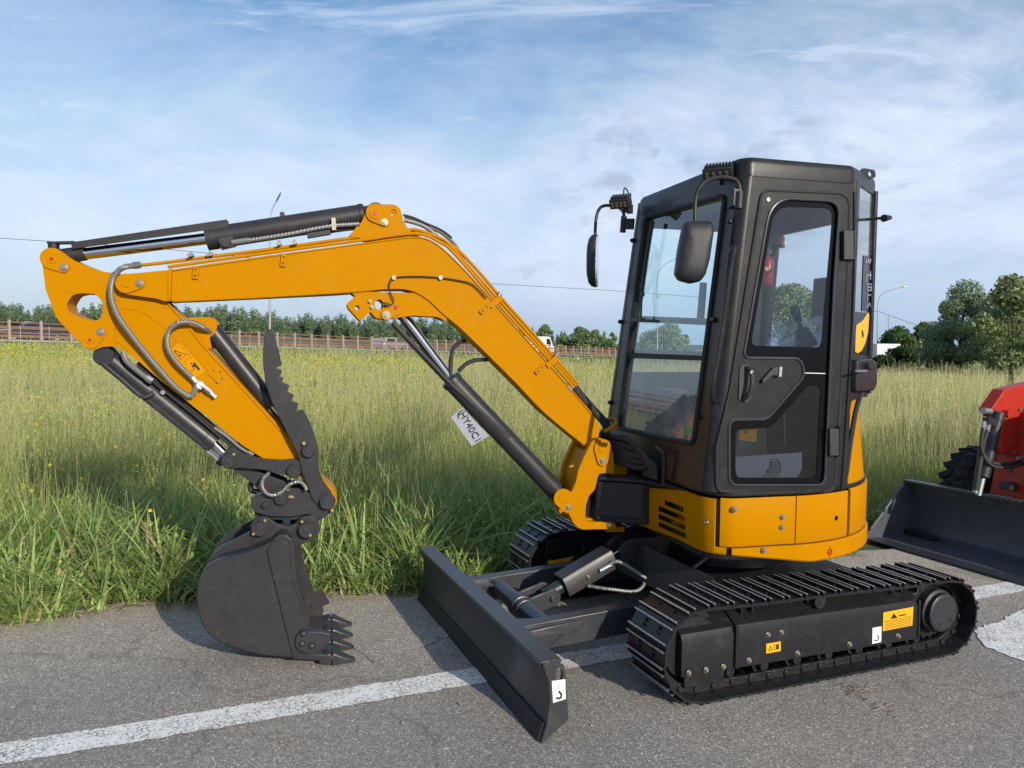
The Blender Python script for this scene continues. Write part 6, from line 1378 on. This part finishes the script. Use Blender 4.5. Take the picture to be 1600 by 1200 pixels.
# ------------------------------------------------------------------ grass
def noise2(X,Y,s,seed):
    rg=np.random.default_rng(seed); v=np.zeros_like(X)
    for k in range(5):
        a=rg.uniform(0,6.28); f_=s*rg.uniform(.6,1.9); v+=np.sin((X*np.cos(a)+Y*np.sin(a))*f_+rg.uniform(0,6.28)+.8*np.sin((X*np.sin(a)-Y*np.cos(a))*f_*.7+k))
    return v/5*1.4
ca_,sa_=math.cos(E_DIR),math.sin(E_DIR)
def verge(X,Y):   # distance beyond the asphalt edge
    a=X*ca_+(Y-5.05)*sa_; b_=-X*sa_+(Y-5.05)*ca_; return b_-(.06*np.sin(a*2.1)+.05*np.sin(a*5.3+1)),a
gx=np.array([p[0] for p in GP]);gy_=np.array([p[1] for p in GP])
def scatter(n,y0,y1,vmin=.0,vmax=1e9,seed=0,pw=1.0):
    rg=np.random.default_rng(seed); out=[]
    tot=0
    while tot<n:
        m=int(n*1.5); Y=np.sqrt(rg.uniform(y0**2,y1**2,m)) if pw==1 else rg.uniform(y0,y1,m); X=rg.uniform(-1,1,m)*(Y*.70+1.6); d,a=verge(X,Y); gl=np.interp(X,gx,gy_)-1.0; lx=(X-2.842)*LD.x.x+(Y-6.095)*LD.x.y; ly=(X-2.842)*LD.y.x+(Y-6.095)*LD.y.y; ok=(d>vmin)&(d<vmax)&((Y<gl)|(X>13))&~((lx<.40)&(lx>-3.2)&(ly>-.22)&(ly<2.3)); 
        out.append(np.stack([X[ok],Y[ok]],1)); tot+=ok.sum()
    return np.concatenate(out)[:n],rg
def blades(name,P,rg,H,W_,lean,curl,colr,segs=3,face=.6):
    n=len(P); X,Y=P[:,0],P[:,1]; Z=npterr(X,Y)-.01
    az=rg.uniform(0,2*np.pi,n); dx,dy=np.cos(az),np.sin(az); tw=rg.uniform(-.9,.9,n)
    wa=az+np.pi/2+tw; wx,wy=np.cos(wa),np.sin(wa); ts=np.linspace(0,1,segs+1); rows=[]
    for t in ts:
        hor=H*(lean*t+curl*t*t); ver=H*(t-.45*np.abs(curl)*t*t*1.3); ww=W_*(1-t**1.8)*.5*(.55+.45*min(1,t*4)) if t<1 else W_*0
        c=np.stack([X+dx*hor,Y+dy*hor,Z+ver],1); o_=np.stack([wx*ww,wy*ww,np.zeros(n)],1); rows.append((c-o_,c+o_))
    quads=[]
    for i in range(segs): a,b_=rows[i]; c,d=rows[i+1]; quads.append(np.stack([a,b_,d,c],1))
    V=np.stack(quads,1).reshape(-1,3); cc=np.repeat(colr,segs*4,0)
    return V,cc
def mixc(c1,c2,t): return np.array(c1)[None]*(1-t[:,None])+np.array(c2)[None]*t[:,None]
GV=[];GC=[]
def addg(V,C): GV.append(V);GC.append(C)
bands=[(4.4,7.5,46000,.006,3),(7.5,12,66000,.0065,3),(12,20,84000,.009,3),(20,34,84000,.015,2),(34,62,66000,.030,2),(62,150,30000,.09,2)]
for i,(y0,y1,n,wd,sg) in enumerate(bands):
    P,rg=scatter(n//10,y0,y1,.12,seed=20+i); th_=np.repeat(rg.uniform(.55,1.30,len(P)),10); tcx=np.repeat(rg.normal(0,.5,len(P)),10); taz=np.repeat(rg.uniform(0,6.28,len(P)),10); P=np.repeat(P,10,0); P=P+rg.normal(0,1,P.shape)*(.035+.012*P[:,1:2]/4); n=len(P); X,Y=P.T; d,a=verge(X,Y)
    hn=noise2(X,Y,.9,3); pn=noise2(X,Y,.45,4); fl=noise2(X,Y,.28,9)
    keepm=(rg.uniform(size=n)<np.clip(.25+d*.75,.3,1))&(rg.uniform(size=n)<np.where(Y<20,np.clip(.62+.75*noise2(X,Y,2.6,41),.12,1),1)); P=P[keepm]; X=X[keepm];Y=Y[keepm];d=d[keepm];hn=hn[keepm];pn=pn[keepm];fl=fl[keepm];th_=th_[keepm];tcx=tcx[keepm];n=len(P)
    H=rg.uniform(.38,.80,n)*th_*(1+.22*hn)*(.65+.35*np.clip(d/1.0,0,1)); H*=1-.62*np.clip((Y-17)/22,0,1); lw=np.clip((noise2(X,Y,.33,77)-.15)*2.2,0,1)*np.clip((Y-7)/3,0,1); H*=(1-.42*lw)*np.where(Y>10,1.08,1.)*(1+.18*noise2(X,Y,2.3,6))
    tan_=np.clip(.19-.34*lw+.26*pn+.22*tcx+rg.normal(0,.12,n)+.10*np.clip((Y-14)/20,0,1)-.25*np.clip(1-d/1.8,0,1),0,1)
    yg=np.clip(.5+.4*fl+.35*tcx+rg.normal(0,.12,n),0,1)
    c=mixc((.13,.25,.05),(.40,.46,.10),yg); c=c*(1-tan_[:,None])+np.array((.58,.49,.23))[None]*tan_[:,None]; c*=rg.uniform(.6,1.35,(n,1))
    addg(*blades('g',P,rg,H,wd*rg.uniform(.6,1.5,n),rg.uniform(-.15,.5,n),rg.uniform(0,.95,n),c,sg))
V=np.concatenate(GV);C=np.concatenate(GC); o=quadobj('meadow_grass',V,C,M['blade']); tag(o,'tall green and straw meadow grass filling the field behind the machine','grass',kind='stuff')
# seed heads
GV=[];GC=[]
for i,(y0,y1,n,wd) in enumerate([(4.8,8,5200,.0030),(8,13,9000,.0042),(13,22,12500,.0062),(22,38,10000,.011),(38,65,8000,.022)]):
    P,rg=scatter(n,y0,y1,.45,seed=50+i); X,Y=P.T; d,a=verge(X,Y); hn=noise2(X,Y,.9,3); keep=rg.uniform(size=n)<np.clip(.55+.5*noise2(X,Y,.6,12),.12,1); P=P[keep]; n=len(P); X,Y=P.T
    H=rg.uniform(.60,1.30,n)*(1+.12*hn[keep])*(1-.60*np.clip((Y-17)/22,0,1)); az=rg.uniform(0,6.28,n); le=rg.uniform(.02,.35,n)
    c=mixc((.31,.35,.14),(.60,.52,.29),rg.uniform(0,1,n)); Z=npterr(X,Y)
    top=np.stack([X+np.cos(az)*le*H,Y+np.sin(az)*le*H,Z+H],1); bot=np.stack([X,Y,Z],1)
    w3=np.zeros((n,3)); w3[:,0]=wd*.35
    GV.append(np.stack([bot-w3,bot+w3,top+w3*.6,top-w3*.6],1).reshape(-1,3)); GC.append(np.repeat(c,4,0))
    m=15 if y1<14 else (9 if y1<23 else (6 if y1<40 else 4))
    for k in range(m):     # panicle: little spikelets on the upper quarter
        t=.72+.28*k/m+rg.uniform(-.01,.01,n); c0=bot+(top-bot)*t[:,None]; sp_=(1.04-t)*.30*H; aa=rg.uniform(0,6.28,n); off=np.stack([np.cos(aa)*sp_,np.sin(aa)*sp_,sp_*rg.uniform(.1,.9,n)],1)*rg.uniform(.2,1,(n,1))
        ctr=c0+off; L_=np.stack([np.cos(aa)*.3,np.sin(aa)*.3,np.ones(n)],1)*(wd*1.7*rg.uniform(.7,1.6,n))[:,None]; Wd=np.stack([-np.sin(aa),np.cos(aa),np.zeros(n)],1)*wd*.6
        GV.append(np.stack([ctr-L_,ctr+Wd,ctr+L_,ctr-Wd],1).reshape(-1,3)); GC.append(np.repeat(c*rg.uniform(.8,1.3,(n,1)),4,0))
V=np.concatenate(GV);C=np.concatenate(GC); o=quadobj('grass_seed_heads',V,C,M['blade']); tag(o,'pale straw seed heads standing above the meadow grass','seed heads',kind='stuff')
# broad arching blades along the verge, in tufts
rg=np.random.default_rng(99); GV=[];GC=[]
nt_=900; P0,_=scatter(nt_,3.9,9.5,.0,1.35,seed=71,pw=0)
P1,_=scatter(230,3.9,9.5,-.10,.14,seed=72,pw=0); P0=np.concatenate([P0,P1]); 
d0,_a=verge(P0[:,0],P0[:,1]); per=17; P=np.repeat(P0,per,0)+rg.normal(0,.032,(len(P0)*per,2)); n=len(P); size=np.repeat(np.where(d0<.12,rg.uniform(.35,.7,len(P0)),rg.uniform(.65,1.15,len(P0))),per)
H=rg.uniform(.24,.56,n)*size*np.where(P[:,0]>1.5,.62,1); c=mixc((.14,.26,.055),(.48,.58,.22),rg.uniform(0,1,n)**1.3); dry=rg.uniform(size=n)<.10; c[dry]=(.42,.35,.18)
V,C=blades('b',P,rg,H*1.3,rg.uniform(.011,.030,n)*size**.4,rg.uniform(.03,.42,n),rg.uniform(.15,.95,n),c,6); 
o=quadobj('verge_grass',V,C,M['blade']); tag(o,'broad arching green grass blades spilling over the asphalt edge','grass',kind='stuff')
# leafy weeds with yellow flowers
GV=[];GC=[]; P,rg=scatter(15000,4.6,34,.3,seed=81); X,Y=P.T; k=(np.clip((noise2(X,Y,.33,77)-.15)*2.2,0,1)*.8+noise2(X,Y,.55,31)*.6+np.where(X<-1.5,.35,-.15))>rg.uniform(-.1,1.1,len(P)); P=P[k]; n=len(P); X,Y=P.T; Z=npterr(X,Y)
H=rg.uniform(.35,.62,n); m=26
for j in range(m):
    t=rg.uniform(.3,1,n); sp_=.09+.03*(Y/8); ctr=np.stack([X+rg.normal(0,1,n)*sp_,Y+rg.normal(0,1,n)*sp_,Z+H*t],1); s=.014*(1+Y/13); a=rg.normal(size=(n,3)); a/=np.linalg.norm(a,axis=1,keepdims=True); b_=np.cross(a,rg.normal(size=(n,3))); b_/=np.linalg.norm(b_,axis=1,keepdims=True)
    GV.append(np.stack([ctr-a*s[:,None],ctr-b_*s[:,None]*.5,ctr+a*s[:,None],ctr+b_*s[:,None]*.5],1).reshape(-1,3)); GC.append(np.repeat(mixc((.22,.36,.06),(.50,.56,.11),rg.uniform(0,1,n)),4,0))
o=quadobj('leafy_weeds',np.concatenate(GV),np.concatenate(GC),M['blade']); tag(o,'small leaved weeds growing between the meadow grasses','weeds',kind='stuff')
GV=[];GC=[]
for j in range(3):
    sel=rg.uniform(size=n)<np.where(X<-1.5,.5,.2); x_,y_,z_=X[sel],Y[sel],(Z+H)[sel]; nn=sel.sum(); ctr=np.stack([x_+rg.normal(0,.09,nn),y_+rg.normal(0,.09,nn),z_+rg.uniform(-.06,.07,nn)],1)
    for kq in range(2):
        s=(.0115*(1+y_/18))[:,None]; a=rg.normal(size=(nn,3)); a/=np.linalg.norm(a,axis=1,keepdims=True); b_=np.cross(a,rg.normal(size=(nn,3))); b_/=np.linalg.norm(b_,axis=1,keepdims=True)
        GV.append(np.stack([ctr-a*s,ctr-b_*s,ctr+a*s,ctr+b_*s],1).reshape(-1,3)); GC.append(np.repeat(np.tile(np.array([[.75,.58,.03]]),(nn,1)),4,0))
o=quadobj('yellow_flowers',np.concatenate(GV),np.concatenate(GC),M['blade']); tag(o,'scattered small yellow flowers in the grass, most of them at left','flowers',kind='stuff')
P2,rg=scatter(9000,3.9,9.5,-.22,.45,seed=171,pw=0); n=len(P2); d2,_q=verge(P2[:,0],P2[:,1]); kp_=rg.uniform(size=n)<np.clip(.55+d2*2.5,.06,1); P2=P2[kp_]; n=len(P2); az=rg.uniform(0,6.28,n); L_=rg.uniform(.02,.12,n); w_=rg.uniform(.0015,.005,n); dx,dy=np.cos(az)*L_,np.sin(az)*L_; nx_,ny_=-np.sin(az)*w_,np.cos(az)*w_; z0=rg.uniform(.004,.02,n); z1_=z0+rg.uniform(0,.02,n)
V=np.stack([np.stack([P2[:,0]-nx_,P2[:,1]-ny_,z0],1),np.stack([P2[:,0]+nx_,P2[:,1]+ny_,z0],1),np.stack([P2[:,0]+dx+nx_,P2[:,1]+dy+ny_,z1_],1),np.stack([P2[:,0]+dx-nx_,P2[:,1]+dy-ny_,z1_],1)],1).reshape(-1,3); C=np.repeat(mixc((.16,.12,.07),(.42,.35,.20),rg.uniform(0,1,n)),4,0); o=quadobj('dry_thatch',V,C,M['blade']); tag(o,'thin litter of dead brown grass bits along the asphalt edge','thatch',kind='stuff')
# grit and dry bits on the asphalt
GV=[];GC=[]; n=2600; rg=np.random.default_rng(5); X=rg.uniform(-4,4.5,n);Y=rg.uniform(2.2,6,n); d,a=verge(X,Y); k=(d<.02)&(rg.uniform(size=n)<np.clip(1.1+d*.45,.15,1)); X,Y=X[k],Y[k]; n=len(X)
pm=MB().mat(M['paper']); pr=random.Random(2)
for i in range(n):
    s=.003+.006*pr.random()**3; c=Vector((X[i],Y[i],.002+s*.4)); vs=[c+Vector((pr.uniform(-1,1),pr.uniform(-1,1),pr.uniform(-.6,.8)))*s for _ in range(6)]; pm.add(vs,[(0,1,2),(0,2,3),(0,3,4),(1,2,5),(2,3,5),(3,4,5),(0,4,1)])
pmat('grit',(.26,.24,.21),.8,var=.4,vs=40); pm.mats=[M['grit']]; o=pm.build('loose_grit',smooth=False); tag(o,'loose grit scattered over the asphalt','grit',kind='stuff')
# dry weed in a crack right of the front track
q=MB().mat(M['post_wood']); pr=random.Random(12); c0=gp(1338,1078)
for i in range(60):
    t_=pr.random(); p=gp(1320+t_*90+pr.uniform(-5,5),1075+t_*45+pr.uniform(-5,5)) if i>30 else c0+Vector((pr.gauss(0,.03),pr.gauss(0,.03),0)); a=pr.uniform(0,6.28); L_=pr.uniform(.02,.07); q.tube([p+Vector((0,0,.003)),p+Vector((math.cos(a)*L_*.6,math.sin(a)*L_*.6,.010)),p+Vector((math.cos(a)*L_,math.sin(a)*L_,.006))],.0011,4,3)
o=q.build('dry_weed'); tag(o,'wisp of dry brown weed lying on the asphalt in front of the near track','dry weed',kind='stuff')
